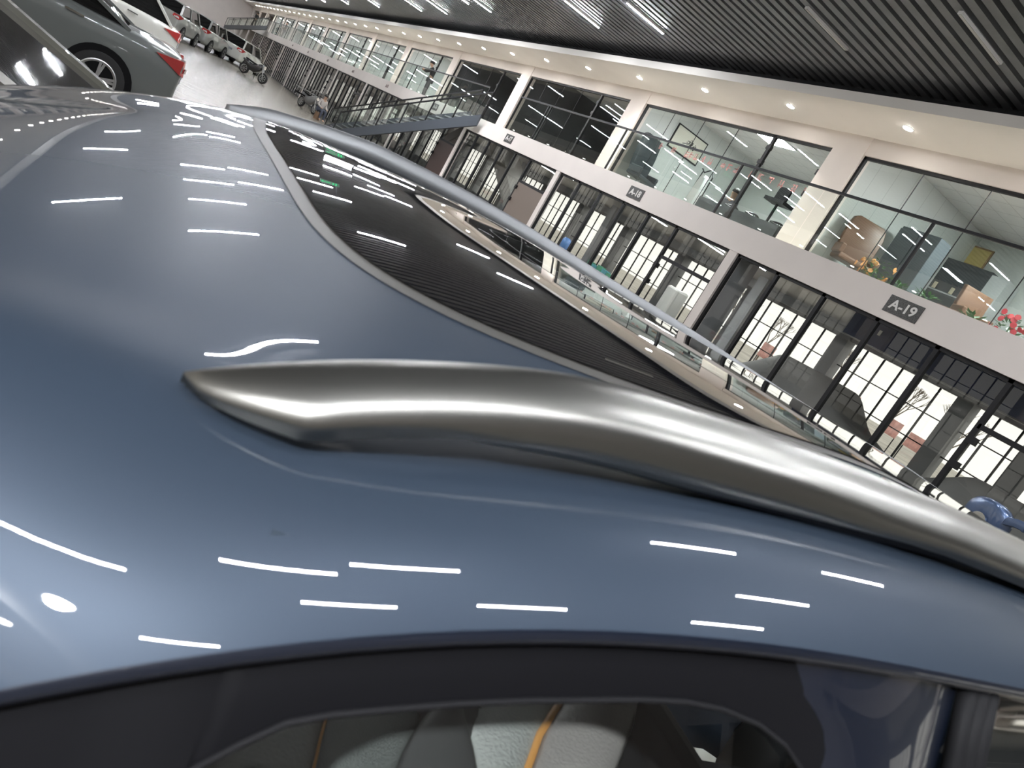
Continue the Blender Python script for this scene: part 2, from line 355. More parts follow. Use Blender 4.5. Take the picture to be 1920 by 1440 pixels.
# ------------------------------------------------------------------ lights of the hall
dl0 = empty('downlight', (0, 0, 0), 'x', 'downlight', 'downlights along the right soffit')
MB().disc((0, 0, -.006), .10, (0, 0, 1), .02, 28).build('trim_ring', mat('lamp_white', (.8, .8, .8), .4), dl0)
MB().disc((0, 0, -.014), .082, (0, 0, 1), .008, 28).build('lens', DOWN, dl0, smooth=False)
def spot(parent, w):
    L = bpy.data.lights.new('downlight_beam', 'SPOT'); L.energy = w; L.color = (1, .95, .86); L.spot_size = math.radians(120); L.spot_blend = .8; L.shadow_soft_size = .08
    o = bpy.data.objects.new('downlight_beam', L); COL.objects.link(o); o.parent = parent; o.location = (0, 0, -.03); return o
i = 0; first = True
for k in range(-3, 36):
    yy = 9.90 + 2.982 * k
    c = dl0 if first else copy_tree(dl0)
    first = False
    c.location = (11.104, yy, ZS - .002)
    c['label'] = ('bright round soffit downlight, %s along the row from the right edge' % ordn(k)) if 0 <= k < 30 else ('round soffit downlight in the far end of the row' if k >= 30 else 'round soffit downlight outside the right edge of view')
    if k < 14: spot(c, SPOT_W)
for k in range(-4, 30):
    c = copy_tree(dl0); c.location = (-4.62 if k > 2 else -5.7, .72 + 2.982 * k, ZS - .002)
    for ch in list(c.children):
        if ch.type == 'LIGHT': bpy.data.objects.remove(ch)
    c['group'] = 'downlights along the left soffit'; c['label'] = 'round downlight of the opposite soffit, mirrored as a dot in the car roof'

# invented flood lamp behind the camera, added to make the near shoulder glare
wl = empty('added_flood_lamp', (-4.7, -4.4, ZC - .17), 'added round flood lamp under the ceiling, put there to make the glare on the blue shoulder', 'light')
MB().disc((0, 0, .0), .17, (0, 0, 1), .155, 28, .13).build('lamp_housing', mat('lamp_white', (.8, .8, .8), .4), wl); MB().disc((0, 0, -.01), .15, (0, 0, 1), .009, 28).build('lens', emis('added_flood_lens', (.95, .97, 1), 160.0), wl)
L_ = bpy.data.lights.new('added_flood_beam', 'SPOT'); L_.energy = ADDED_FLOOD_W; L_.color = (.95, .97, 1); L_.spot_size = math.radians(13); L_.spot_blend = 1.0; L_.shadow_soft_size = .12
lo = bpy.data.objects.new('added_flood_beam', L_); COL.objects.link(lo); lo.parent = wl; lo.location = (0, 0, -.04); lo.rotation_euler = Vector((4.72, 4.64, -4.85)).to_track_quat('-Z', 'Y').to_euler()
# LED tubes: (x start, y), 1.2 m each, read off the ceiling and its mirror image on the roof
tubes = [(8.2, 16.0), (8.2, 19.05), (3.82, 25.1), (3.75, 22.45), (3.78, 19.9), (5.92, 28.85), (5.7, 27.8), (7.06, 28.25), (6.46, 25.5), (7.84, 26.0), (7.44, 27.25), (3.88, 14.72),
         (-2.08, 15.5), (-2.4, 23.65), (-2.3, 31.0), (.22, 21.0), (1.54, 21.6), (.26, 18.25), (1.6, 18.85), (.34, 15.62), (.36, 12.78), (.05, 27.8), (1.3, 29.6), (1.3, 27.4), (.90, 8.1),
         (-2.14, -2.0), (-.77, -1.57), (-1.5, -3.15), (.69, -2.94), (3.96, 3.8), (2.73, .5), (3.98, -1.7), (3.73, -3.1), (6.68, 3.35), (5.3, .33), (-4.1, -5.2), (-4.55, -2.95)]
for yy in np.arange(34, 110, 7.6):
    for xx in (8.2, 3.8, .05): tubes.append((xx, float(yy) + (0 if xx < 5 else 1.1)))
for xx in (8.2, 3.8, .05, -2.4): tubes += [(xx, 114.5), (xx, 119.5)]  # extra tubes added only to brighten the far end wall
for yy in (30.4,): tubes.append((8.25, yy + 1.3))
off = [(8.2, 10.45), (8.2, 7.65)]
t0 = None; rows = {}
def tube_label(xx, yy, lit):
    side = 'near the right soffit' if xx > 7 else 'right of the hall centre' if xx > 3 else 'at the hall centre' if xx > -1 else 'near the left soffit'
    return '%s linear ceiling tube %s, about %d steps down the hall' % ('glowing' if lit else 'unlit grey', side, round(yy))
for lit, lst in ((True, tubes), (False, off)):
    proto = None
    for (xx, yy) in lst:
        if proto is None:
            proto = empty('linear_light', (0, 0, 0), 'x', 'light', 'linear ceiling lights')
            MB().box((0, -.035, .0), (1.2, .035, .05)).build('housing', mat('lamp_white', (.8, .8, .8), .4), proto)
            MB().box((.01, -.023, -.008), (1.19, .023, .0)).build('diffuser', LED if lit else LEDOFF, proto); c = proto
        else: c = copy_tree(proto)
        c.location = (xx, yy, ZC - .052 if lit else ZC - .04); c['label'] = tube_label(xx, yy, lit)
# ------------------------------------------------------------------ the blue car we look across
# car frame: u towards the nose, v across to the far side, z up; origin on the floor under the lens
CAR = empty('car', (0, 0, 0), 'glossy slate blue car with black glass roof and satin roof rails, filling the foreground', 'car', rz=math.radians(-5))
PAINT = bpy.data.materials.new('paint_slate_blue'); PAINT.use_nodes = True
def paint(M, col, metal, rough, flake=.0):
    b = M.node_tree.nodes['Principled BSDF']; b.inputs['Base Color'].default_value = (*col, 1); b.inputs['Metallic'].default_value = metal
    b.inputs['Roughness'].default_value = rough; b.inputs['Specular IOR Level'].default_value = .1; b.inputs['Coat Weight'].default_value = 1; b.inputs['Coat Roughness'].default_value = .008; b.inputs['Coat IOR'].default_value = 1.55
paint(PAINT, (.027, .038, .055), .21, .40)
BLACKGLASS = mat('black_roof_glass', (.004, .004, .005), .0, 0, .6, coat=1, coat_rough=0.0, ior=1.6)
SATIN = mat('satin_aluminium', (.25, .245, .23), .34, 1.0)
TRIM = mat('sunroof_trim', (.05, .048, .044), .5, spec=.3)
NEAR = [[0.0332, -0.1311], [0.0522, -0.1192], [0.0821, -0.1042], [0.1036, -0.0943], [0.1388, -0.0805], [0.178, -0.0673], [0.2075, -0.0598], [0.2409, -0.0544], [0.2784, -0.0504], [0.3279, -0.0453]]
FAR = [[0.031, -0.1055], [0.088, -0.0806], [0.1744, -0.0611], [0.268, -0.0445], [0.3744, -0.0392], [0.491, -0.0371], [0.6195, -0.0384], [0.764, -0.0465], [0.9212, -0.0533], [1.0935, -0.0598], [1.2899, -0.0737], [1.505, -0.0845], [1.745, -0.0953], [2.0114, -0.1034]]
# roof skin: cubic spline, heights of the control net in micrometres below the lens
def bspl(x, lo, hi, n):
    h = (hi - lo) / (n - 3); t = np.clip((np.asarray(x) - lo) / h, 0, n - 3 - 1e-9); i = np.floor(t).astype(int); f = t - i
    Bm = np.zeros((len(t), n)); w = [(1 - f) ** 3 / 6, (3 * f ** 3 - 6 * f ** 2 + 4) / 6, (-3 * f ** 3 + 3 * f ** 2 + 3 * f + 1) / 6, f ** 3 / 6]
    for k in range(4): Bm[np.arange(len(t)), i + k] += w[k]
    return Bm
ULO, UHI, NU, VLO, VHI, NV = -1.0, 2.6, 60, .1, 1.7, 48
NET = '''-2539795 -2228368 -1951201 -1707836 -1497050 -1316816 -1164588 -1037725 -933788 -850634 -786411 -739565 -708764 -692620 -689314 -696412 -711041 -730313 -751743 -773472 -794301 -813584 -831093 -846876 -861148 -874189 -886265 -897577 -908220 -918164 -927244 -935169 -941539 -945874 -947660 -946392 -941627 -933019 -920337 -903452 -882317 -856928 -827295 -793424 -755307 -712930 -666276 -615337
-2394291 -2096943 -1829538 -1592214 -1385075 -1207802 -1059275 -937559 -840296 -765183 -710174 -673303 -652292 -644264 -645935 -654154 -666391 -680876 -696470 -712458 -728389 -743993 -759135 -773770 -787905 -801558 -814723 -827338 -839266 -850286 -860101 -868351 -874642 -878577 -879794 -877999 -872980 -864602 -852784 -837474 -818623 -796181 -770091 -740297 -706754 -669427 -628301 -583372
-2249064 -1967520 -1711844 -1482389 -1279994 -1105712 -960107 -842612 -751499 -684455 -639000 -612209 -600289 -598798 -603561 -611515 -620940 -631125 -641894 -653255 -665241 -677861 -691079 -704796 -718856 -733050 -747125 -760779 -773668 -785410 -795610 -803878 -809859 -813269 -813917 -811712 -806642 -798727 -787981 -774385 -757875 -738365 -715757 -689970 -660945 -628650 -593073 -554212
-2103970 -1839826 -1597840 -1378278 -1182064 -1011010 -867402 -752833 -667164 -608426 -573226 -556720 -552879 -555914 -561697 -568116 -574545 -581099 -588125 -595977 -604955 -615268 -626985 -639998 -654031 -668685 -683485 -697908 -711422 -723518 -733741 -741706 -747139 -749902 -749995 -747523 -742628 -735426 -725964 -714214 -700089 -683480 -664285 -642429 -617869 -590590 -560590 -527872
-1959157 -1713472 -1486817 -1279252 -1091259 -924424 -782033 -668488 -587110 -537355 -513726 -507432 -509689 -514548 -519339 -523490 -527262 -531101 -535473 -540858 -547706 -556354 -566953 -579426 -593448 -608471 -623804 -638708 -652490 -664551 -674408 -681729 -686371 -688390 -687996 -685459 -681012 -674787 -666806 -657003 -645274 -631514 -615650 -597648 -577505 -555235 -530853 -504367
-1815243 -1588306 -1377920 -1184017 -1006562 -846095 -705149 -590748 -512095 -472283 -461598 -464099 -469156 -472977 -475543 -477616 -479610 -481753 -484420 -488218 -493718 -501289 -511092 -523110 -537083 -552367 -568021 -583095 -596767 -608373 -617443 -623761 -627399 -628659 -627950 -625636 -621945 -616949 -610597 -602785 -593413 -582421 -569804 -555591 -539835 -522584 -503869 -483705
-1673261 -1464684 -1270686 -1091174 -925882 -774380 -636871 -521906 -445315 -415334 -416630 -424376 -428731 -429926 -430392 -431322 -432552 -433854 -435530 -438420 -443204 -450178 -459436 -471018 -484847 -500241 -515973 -530890 -544049 -554734 -562556 -567539 -570072 -570722 -570016 -568292 -565664 -562078 -557410 -551547 -544444 -536130 -526688 -516229 -504856 -492646 -479644 -465866
-1534502 -1343464 -1165351 -1000073 -847275 -706016 -575126 -463888 -391672 -368447 -375734 -384636 -386939 -386086 -385522 -386182 -387257 -388207 -389387 -391827 -396277 -402936 -411810 -422981 -436547 -451838 -467393 -481819 -494001 -503213 -509324 -512781 -514350 -514774 -514533 -513782 -512436 -510310 -507255 -503219 -498269 -492553 -486256 -479554 -472587 -465445 -458176 -450794
-1400345 -1225797 -1062700 -910955 -770189 -639525 -518100 -415221 -349560 -329469 -336826 -344524 -345476 -343966 -343245 -343893 -344859 -345573 -346472 -348652 -352867 -359256 -367777 -378556 -391816 -406881 -422041 -435537 -446078 -453173 -457253 -459328 -460441 -461267 -462006 -462505 -462477 -461684 -460050 -457672 -454771 -451623 -448493 -445593 -443069 -441006 -439438 -438375
-1272111 -1112891 -963759 -824670 -695427 -575619 -465115 -372382 -313376 -294749 -300286 -306372 -306848 -305423 -304766 -305254 -305935 -306356 -306992 -308923 -312863 -318920 -327063 -337524 -350637 -365497 -379868 -391551 -399430 -403807 -405969 -407358 -408915 -410882 -412989 -414774 -415858 -416104 -415635 -414760 -413867 -413326 -413438 -414410 -416360 -419341 -423368 -428439
-1150984 -1005850 -869587 -742299 -624161 -515273 -415885 -333110 -280177 -262813 -266887 -271792 -272100 -270782 -270044 -270206 -270506 -270594 -270950 -272618 -276257 -281975 -289844 -300294 -313686 -328285 -340801 -348987 -352925 -354435 -355556 -357547 -360644 -364346 -367894 -370674 -372444 -373351 -373821 -374383 -375549 -377725 -381189 -386096 -392508 -400430 -409850 -420757
-1038030 -905582 -781076 -664752 -557145 -458797 -370120 -296828 -249763 -233890 -237002 -241035 -241109 -239691 -238720 -238519 -238451 -238223 -238308 -239724 -243084 -248526 -256348 -267236 -281324 -295186 -303870 -306405 -305616 -305069 -306820 -310980 -316511 -322124 -326769 -329980 -331921 -333177 -334489 -336554 -339924 -344967 -351884 -360741 -371526 -384194 -398710 -415055
-934308 -812725 -698725 -592488 -494592 -405886 -327139 -263084 -222267 -208332 -210707 -213856 -213521 -211880 -210661 -210141 -209749 -209232 -209055 -210186 -213181 -218222 -225905 -237105 -251445 -263438 -266367 -262385 -257784 -256962 -261143 -268630 -276893 -284077 -289170 -292200 -293941 -295442 -297688 -301443 -307213 -315262 -325670 -338398 -353362 -370484 -389713 -411034
-840957 -727676 -622528 -525397 -436335 -355995 -285760 -230552 -197006 -186116 -188002 -190024 -189120 -187310 -185951 -185161 -184464 -183677 -183215 -183890 -186141 -190160 -196715 -206718 -219325 -227944 -225486 -217413 -211841 -212515 -219715 -230485 -241134 -249260 -254229 -256797 -258338 -260259 -263688 -269377 -277719 -288831 -302650 -319042 -337878 -359071 -382578 -408386
-759134 -650822 -552193 -462841 -381928 -308974 -245481 -198172 -173552 -167541 -168899 -169317 -167877 -166113 -164713 -163649 -162642 -161605 -160824 -160828 -161867 -164066 -168050 -174612 -183013 -187706 -183273 -175547 -171539 -173858 -182441 -194880 -207199 -216023 -221024 -223538 -225338 -228069 -232974 -240784 -251760 -265840 -282831 -302541 -324842 -349667 -376992 -406813
-689734 -582813 -487768 -404187 -330779 -265613 -208686 -168361 -154080 -153649 -153298 -151795 -150094 -148453 -146916 -145505 -144172 -142903 -141807 -141106 -140867 -141089 -142007 -144142 -147474 -149294 -146334 -141733 -139492 -141367 -148116 -159727 -172941 -183092 -189272 -192789 -195607 -199582 -206155 -216097 -229563 -246317 -266073 -288645 -313945 -341944 -372640 -406036
-633050 -524556 -430240 -349930 -282843 -227008 -180127 -148771 -142723 -143936 -141007 -138210 -136137 -134181 -132225 -130378 -128692 -127167 -125794 -124591 -123534 -122543 -121516 -120614 -120351 -120601 -119685 -117892 -116194 -115354 -117489 -126039 -139230 -151383 -159951 -165525 -170058 -175580 -183801 -195611 -211155 -230083 -252078 -277009 -304839 -335574 -369225 -405801
-588571 -476796 -381372 -302368 -239864 -193221 -159783 -140469 -136455 -134720 -131101 -128064 -125258 -122575 -120068 -117779 -115721 -113887 -112254 -110796 -109490 -108278 -107010 -105611 -104330 -103547 -102954 -102118 -100413 -97316 -94997 -99600 -111297 -124298 -134985 -142875 -149379 -156509 -166125 -179296 -196276 -216754 -240445 -267257 -297187 -330256 -366484 -405878
-555026 -439658 -342640 -264161 -204696 -164552 -142374 -133958 -130560 -126228 -122475 -119284 -115988 -112773 -109834 -107190 -104814 -102695 -100830 -99207 -97811 -96626 -95590 -94595 -93542 -92474 -91540 -90664 -89181 -86126 -82857 -84543 -93023 -104639 -115899 -125356 -133508 -142000 -152631 -166624 -184419 -205868 -230765 -259041 -290694 -325741 -364195 -406063
-530569 -412422 -314232 -236168 -178555 -141694 -125294 -123705 -123545 -119544 -115161 -111311 -107724 -104303 -101116 -98219 -95618 -93305 -91277 -89522 -88021 -86758 -85719 -84840 -83978 -83011 -81997 -81011 -79683 -77416 -75313 -76680 -82978 -92498 -102954 -112782 -121801 -131142 -142377 -156774 -174954 -196960 -222689 -252089 -285141 -321840 -362188 -406183
-512995 -393526 -294856 -217083 -160280 -124405 -109198 -109256 -112793 -112588 -108902 -104299 -100347 -96867 -93601 -90564 -87837 -85430 -83325 -81504 -79941 -78610 -77484 -76526 -75658 -74782 -73878 -72904 -71516 -69504 -68603 -71200 -77344 -85721 -95072 -104378 -113397 -122960 -134403 -148942 -167292 -189632 -215950 -246211 -280379 -318425 -360332 -406094
-499927 -380736 -282257 -204543 -147636 -111554 -96037 -96042 -101817 -105092 -102878 -97925 -93657 -90188 -86974 -83929 -81187 -78785 -76695 -74890 -73349 -72040 -70925 -69957 -69075 -68232 -67433 -66551 -65084 -62892 -62433 -66196 -73280 -81748 -90483 -98997 -107435 -116694 -128023 -142557 -161004 -183597 -210365 -241288 -276319 -315414 -358542 -405694
-488989 -371442 -273836 -196201 -138740 -101966 -86086 -86070 -92809 -97822 -96625 -91687 -87370 -84025 -80975 -78056 -75422 -73128 -71145 -69441 -67996 -66784 -65765 -64879 -64047 -63245 -62531 -61758 -60254 -57788 -57307 -61751 -69875 -78989 -87603 -95459 -103152 -111853 -122883 -137336 -155870 -178691 -205824 -237244 -272903 -312753 -356765 -404926
-478030 -363071 -267093 -190092 -132364 -94899 -78625 -78523 -85358 -90730 -89957 -85319 -81260 -78184 -75403 -72735 -70334 -68258 -66476 -64958 -63683 -62627 -61750 -60987 -60258 -59549 -58920 -58178 -56575 -53975 -53652 -58685 -67468 -76971 -85502 -92879 -99956 -108134 -118856 -133221 -151835 -174854 -202263 -234021 -270081 -310406 -354975 -403780
-465336 -353534 -259935 -184503 -127452 -89823 -73073 -72297 -78230 -83018 -82431 -78450 -74962 -72320 -69937 -67668 -65646 -63917 -62452 -61225 -60214 -59390 -58712 -58122 -57559 -57004 -56426 -55567 -53921 -51881 -52427 -57905 -66581 -75728 -83836 -90783 -97473 -105352 -115906 -130237 -148921 -172071 -199638 -231561 -267802 -308340 -353169 -402289
-449810 -341593 -250983 -177983 -122709 -85895 -68995 -66951 -70815 -73995 -73371 -70422 -67857 -65880 -64096 -62427 -60975 -59766 -58777 -57985 -57367 -56891 -56514 -56191 -55878 -55513 -54950 -53995 -52739 -52138 -54048 -59467 -67182 -75239 -82524 -89004 -95510 -103364 -113968 -128370 -147116 -170304 -197879 -229786 -266003 -306528 -351366 -400522
-431044 -327010 -239924 -169867 -117036 -82017 -65787 -62497 -63712 -64573 -63601 -61760 -60270 -59119 -58093 -57173 -56425 -55861 -55465 -55215 -55087 -55049 -55059 -55076 -55046 -54861 -54377 -53639 -53236 -54116 -57074 -62167 -68583 -75203 -81453 -87454 -93929 -102002 -112873 -127467 -146280 -169417 -196860 -228594 -264622 -304957 -349606 -398573
-409313 -310422 -227617 -161011 -110982 -78340 -63292 -59154 -58390 -57705 -56557 -55439 -54657 -54113 -53686 -53361 -53167 -53116 -53195 -53384 -53656 -53978 -54307 -54588 -54748 -54700 -54441 -54261 -54805 -56686 -60082 -64679 -69872 -75125 -80389 -85985 -92557 -101025 -112321 -127205 -146111 -169161 -196396 -227867 -263606 -303630 -347944 -396550
-385494 -293042 -215708 -153643 -107329 -77392 -62785 -57620 -55938 -54999 -54107 -53340 -52787 -52407 -52162 -52044 -52048 -52185 -52448 -52811 -53246 -53715 -54165 -54534 -54761 -54845 -54936 -55386 -56639 -58968 -62296 -66256 -70421 -74609 -79111 -84443 -91229 -100179 -111962 -127181 -146220 -169224 -196285 -227497 -262916 -302564 -346447 -394564
-360895 -276306 -205831 -149632 -107976 -80621 -65631 -59024 -56678 -55900 -55389 -54814 -54238 -53697 -53270 -53001 -52864 -52885 -53057 -53335 -53701 -54108 -54493 -54808 -55042 -55274 -55710 -56617 -58221 -60588 -63571 -66866 -70226 -73701 -77719 -82940 -90012 -99428 -111658 -127192 -146392 -169426 -196401 -227414 -262532 -301784 -345182 -392727
-337031 -261480 -198839 -149131 -112130 -86889 -71513 -63494 -60150 -59103 -58693 -58197 -57527 -56738 -55982 -55367 -54906 -54632 -54541 -54586 -54741 -54958 -55181 -55391 -55620 -55981 -56645 -57770 -59438 -61630 -64217 -66979 -69806 -72870 -76669 -81911 -89226 -98990 -111549 -127328 -146681 -169782 -196731 -227602 -262453 -301318 -344214 -391147
-315379 -249336 -194616 -151063 -118091 -94551 -78975 -69784 -65201 -63339 -62591 -62004 -61243 -60276 -59239 -58278 -57467 -56861 -56461 -56233 -56141 -56142 -56199 -56313 -56538 -56971 -57724 -58878 -60459 -62436 -64723 -67169 -69729 -72624 -76385 -81708 -89179 -99139 -111885 -127814 -147270 -170421 -197345 -228090 -262695 -301190 -343594 -389915
-297111 -240072 -192467 -154061 -124222 -101970 -86301 -76226 -70487 -67613 -66255 -65419 -64571 -63533 -62354 -61167 -60097 -59220 -58558 -58096 -57797 -57627 -57566 -57620 -57836 -58279 -59019 -60107 -61565 -63385 -65521 -67856 -70357 -73245 -77052 -82451 -90000 -100034 -112848 -128834 -148324 -171469 -198328 -228927 -263288 -301431 -343368 -389108
-282918 -233508 -191629 -157086 -129418 -108005 -92285 -81630 -75048 -71342 -69384 -68247 -67310 -66276 -65083 -63818 -62621 -61583 -60751 -60134 -59704 -59436 -59314 -59339 -59539 -59954 -60635 -61636 -63002 -64753 -66866 -69230 -71795 -74753 -78626 -84072 -91642 -101678 -114488 -130464 -149924 -173002 -199742 -230160 -264266 -302068 -343573 -388785
-272967 -229314 -191586 -159677 -133373 -112435 -96669 -85682 -78617 -74403 -72032 -70653 -69641 -68638 -67504 -66272 -65062 -63972 -63068 -62378 -61892 -61588 -61449 -61466 -61646 -62021 -62644 -63581 -64904 -66657 -68820 -71275 -73944 -76983 -80909 -86374 -93932 -103943 -116720 -132654 -152048 -175019 -201601 -231811 -265655 -303131 -344240 -388982
-267006 -227172 -192128 -161855 -136348 -115655 -99852 -88706 -81431 -76997 -74428 -72916 -71863 -70894 -69837 -68686 -67531 -66467 -65565 -64868 -64379 -64080 -63947 -63964 -64129 -64473 -65058 -65966 -67286 -69075 -71305 -73847 -76599 -79696 -83649 -89115 -96656 -106641 -119386 -135276 -154599 -177457 -203878 -233881 -267470 -304643 -345394 -389722
-264513 -226822 -193274 -163907 -138840 -118283 -102468 -91268 -83941 -79461 -76848 -75303 -74245 -73307 -72313 -71242 -70162 -69157 -68298 -67632 -67169 -66891 -66772 -66792 -66950 -67278 -67850 -68758 -70096 -71922 -74200 -76790 -79580 -82702 -86660 -92118 -99649 -109622 -122350 -138210 -157479 -180246 -206532 -236354 -269715 -306615 -347050 -391018
-264859 -228046 -195132 -166176 -141337 -120877 -105082 -93884 -86569 -82114 -79528 -78004 -76965 -76053 -75099 -74084 -73066 -72121 -71315 -70692 -70260 -70005 -69899 -69924 -70080 -70408 -70985 -71906 -73266 -75115 -77413 -80010 -82800 -85920 -89869 -95318 -102848 -112822 -125550 -141398 -160637 -183344 -209531 -239208 -272379 -309048 -349213 -392872
-267416 -230645 -197796 -168925 -144178 -123794 -108043 -96868 -89580 -85161 -82613 -81123 -80110 -79217 -78283 -77295 -76314 -75410 -74644 -74057 -73652 -73413 -73317 -73345 -73505 -73841 -74430 -75367 -76741 -78598 -80892 -83477 -86248 -89351 -93288 -98732 -106265 -116248 -128985 -144837 -164065 -186735 -212853 -242422 -275447 -311932 -351876 -395280
-271631 -234415 -201285 -172283 -147519 -127173 -111467 -100325 -93064 -88670 -86149 -84682 -83687 -82803 -81873 -80893 -79923 -79037 -78295 -77727 -77337 -77108 -77016 -77048 -77214 -77558 -78160 -79108 -80488 -82341 -84622 -87187 -89938 -93020 -96948 -102392 -109929 -119923 -132673 -148535 -167763 -190413 -216485 -245980 -278900 -315248 -355026 -398234
-277044 -239144 -205540 -176260 -151376 -131011 -115331 -104223 -96991 -92617 -90109 -88650 -87660 -86774 -85839 -84853 -83879 -82994 -82256 -81694 -81309 -81083 -80993 -81028 -81198 -81550 -82159 -83113 -84492 -86337 -88602 -91149 -93881 -96949 -100871 -106318 -113861 -123865 -136626 -152499 -171730 -194372 -220419 -249869 -282720 -318977 -358642 -401717
-283298 -244616 -210444 -180793 -155705 -135259 -119577 -108500 -101297 -96942 -94440 -92980 -91982 -91086 -90141 -89142 -88158 -87264 -86520 -85955 -85568 -85340 -85251 -85286 -85459 -85814 -86426 -87381 -88758 -90595 -92851 -95384 -98104 -101169 -105089 -110537 -118089 -128100 -140868 -156745 -175977 -198617 -224653 -254077 -286891 -323098 -362704 -405711
-290116 -250634 -215856 -185787 -160443 -139875 -124163 -113103 -105927 -101588 -99091 -97625 -96613 -95704 -94746 -93733 -92737 -91833 -91078 -90506 -90114 -89884 -89794 -89829 -90002 -90357 -90967 -91920 -93296 -95133 -97389 -99923 -102643 -105713 -109635 -115084 -122641 -132656 -145425 -161299 -180526 -203159 -229186 -258598 -291399 -327594 -367190 -410189
-297297 -257026 -221642 -191140 -165524 -144814 -129051 -117990 -110830 -106506 -104013 -102541 -101517 -100595 -99623 -98599 -97592 -96678 -95915 -95337 -94940 -94708 -94616 -94651 -94823 -95175 -95782 -96732 -98109 -99952 -102219 -104768 -107504 -110582 -114509 -119961 -127515 -137527 -150293 -166161 -185378 -207998 -234014 -263424 -296235 -332452 -372081 -415123
-304690 -263665 -227689 -196758 -170864 -150000 -134171 -123095 -115947 -111640 -109156 -107683 -106655 -105721 -104739 -103706 -102691 -101770 -101003 -100420 -100021 -99787 -99694 -99728 -99899 -100248 -100853 -101800 -103177 -105028 -107311 -109881 -112637 -115723 -119655 -125108 -132655 -142661 -155423 -171287 -190497 -213109 -239123 -268550 -301396 -337666 -377360 -420476
-312186 -270463 -233927 -202575 -176394 -155363 -139457 -128366 -121236 -116955 -114492 -113030 -112002 -111063 -110073 -109034 -108013 -107090 -106321 -105736 -105337 -105103 -105008 -105042 -105212 -105560 -106164 -107111 -108487 -110342 -112630 -115211 -117975 -121064 -124998 -130449 -137991 -147992 -160751 -176617 -195835 -218461 -244504 -273978 -306888 -343232 -383008 -426213
-319700 -277368 -240326 -208575 -182106 -160898 -144914 -133815 -126715 -122474 -120044 -118602 -117581 -116640 -115645 -114601 -113578 -112654 -111887 -111303 -110904 -110669 -110575 -110609 -110780 -111129 -111734 -112682 -114057 -115906 -118186 -120756 -123511 -126594 -130524 -135972 -143511 -153510 -166268 -182143 -201386 -224059 -250169 -279722 -312716 -349145 -389005 -432293
-327169 -284349 -246891 -214797 -188065 -166692 -150639 -139542 -132478 -128282 -125891 -124473 -123460 -122521 -121524 -120477 -119454 -118532 -117765 -117184 -116786 -116551 -116458 -116492 -116664 -117017 -117625 -118575 -119949 -121787 -124049 -126593 -129326 -132399 -136321 -141764 -149303 -159298 -172056 -187942 -207221 -229962 -256160 -285806 -318888 -355397 -395328 -438680
-334536 -291386 -253642 -221307 -194389 -172896 -156797 -145704 -138667 -134505 -132144 -130745 -129738 -128802 -127804 -126756 -125735 -124814 -124048 -123470 -123073 -122838 -122747 -122781 -122955 -123313 -123923 -124877 -126250 -128078 -130324 -132846 -135559 -138625 -142542 -147979 -155516 -165505 -178259 -194152 -213462 -236261 -262534 -292256 -325404 -361969 -401946 -445335
-341752 -298455 -260589 -228159 -201172 -179639 -163521 -152426 -145396 -141243 -138890 -137496 -136493 -135557 -134560 -133511 -132490 -131569 -130804 -130228 -129832 -129599 -129509 -129545 -129720 -130078 -130690 -131646 -133019 -134847 -137090 -139609 -142319 -145385 -149302 -154737 -162267 -172249 -184997 -200890 -220210 -243029 -269330 -299079 -332253 -368837 -408829 -452226
-348768 -305525 -267715 -235343 -208412 -186917 -170812 -159710 -152665 -148497 -146131 -144730 -143726 -142789 -141790 -140739 -139714 -138791 -138026 -137449 -137056 -136827 -136738 -136775 -136949 -137305 -137915 -138868 -140241 -142076 -144330 -146867 -149594 -152667 -156589 -162026 -169553 -179532 -192277 -208166 -227472 -250267 -276537 -306258 -339407 -375971 -415943 -459321
-355535 -312549 -274965 -242784 -216003 -194604 -178536 -167429 -160362 -156168 -153782 -152369 -151359 -150418 -149413 -148356 -147323 -146394 -145628 -145050 -144661 -144436 -144349 -144387 -144559 -144907 -145509 -146453 -147824 -149666 -151937 -154497 -157245 -160329 -164257 -169701 -177233 -187220 -199972 -215857 -235138 -257882 -284085 -313738 -346824 -383333 -423256 -466590
-361999 -319468 -282258 -250369 -223795 -202520 -186504 -175402 -168318 -164104 -161703 -160281 -159266 -158318 -157304 -156236 -155191 -154254 -153483 -152906 -152520 -152300 -152216 -152254 -152420 -152757 -153346 -154276 -155638 -157480 -159759 -162332 -165091 -168179 -172113 -177566 -185114 -195123 -207894 -223784 -243045 -265739 -291870 -321440 -354445 -390879 -430734 -474010
-368108 -326208 -289498 -257979 -231652 -210516 -194560 -183470 -176378 -172155 -169749 -168324 -167305 -166351 -165328 -164248 -163193 -162248 -161472 -160894 -160510 -160293 -160212 -160248 -160407 -160734 -161307 -162221 -163570 -165402 -167674 -170241 -172992 -176073 -180006 -185470 -193041 -203081 -215882 -231788 -251042 -273704 -299779 -329276 -362202 -398558 -438346 -481563
-373811 -332693 -296596 -265523 -239484 -218506 -202616 -191542 -184444 -180209 -177794 -176365 -175344 -174390 -173368 -172289 -171234 -170287 -169508 -168928 -168541 -168321 -168238 -168271 -168426 -168747 -169313 -170218 -171555 -173374 -175631 -178178 -180911 -183975 -187900 -193369 -200957 -211023 -223849 -239771 -259028 -281674 -307713 -337158 -370024 -406321 -446057 -489234
-379069 -338853 -303474 -272934 -247251 -226472 -210664 -199598 -192469 -188190 -185737 -184287 -183267 -182331 -181336 -180286 -179255 -178322 -177547 -176961 -176563 -176330 -176236 -176264 -176422 -176753 -177332 -178251 -179597 -181415 -183664 -186199 -188919 -191976 -195891 -201349 -208928 -218982 -231796 -247708 -266955 -289587 -315603 -345017 -377849 -414118 -453837 -497010
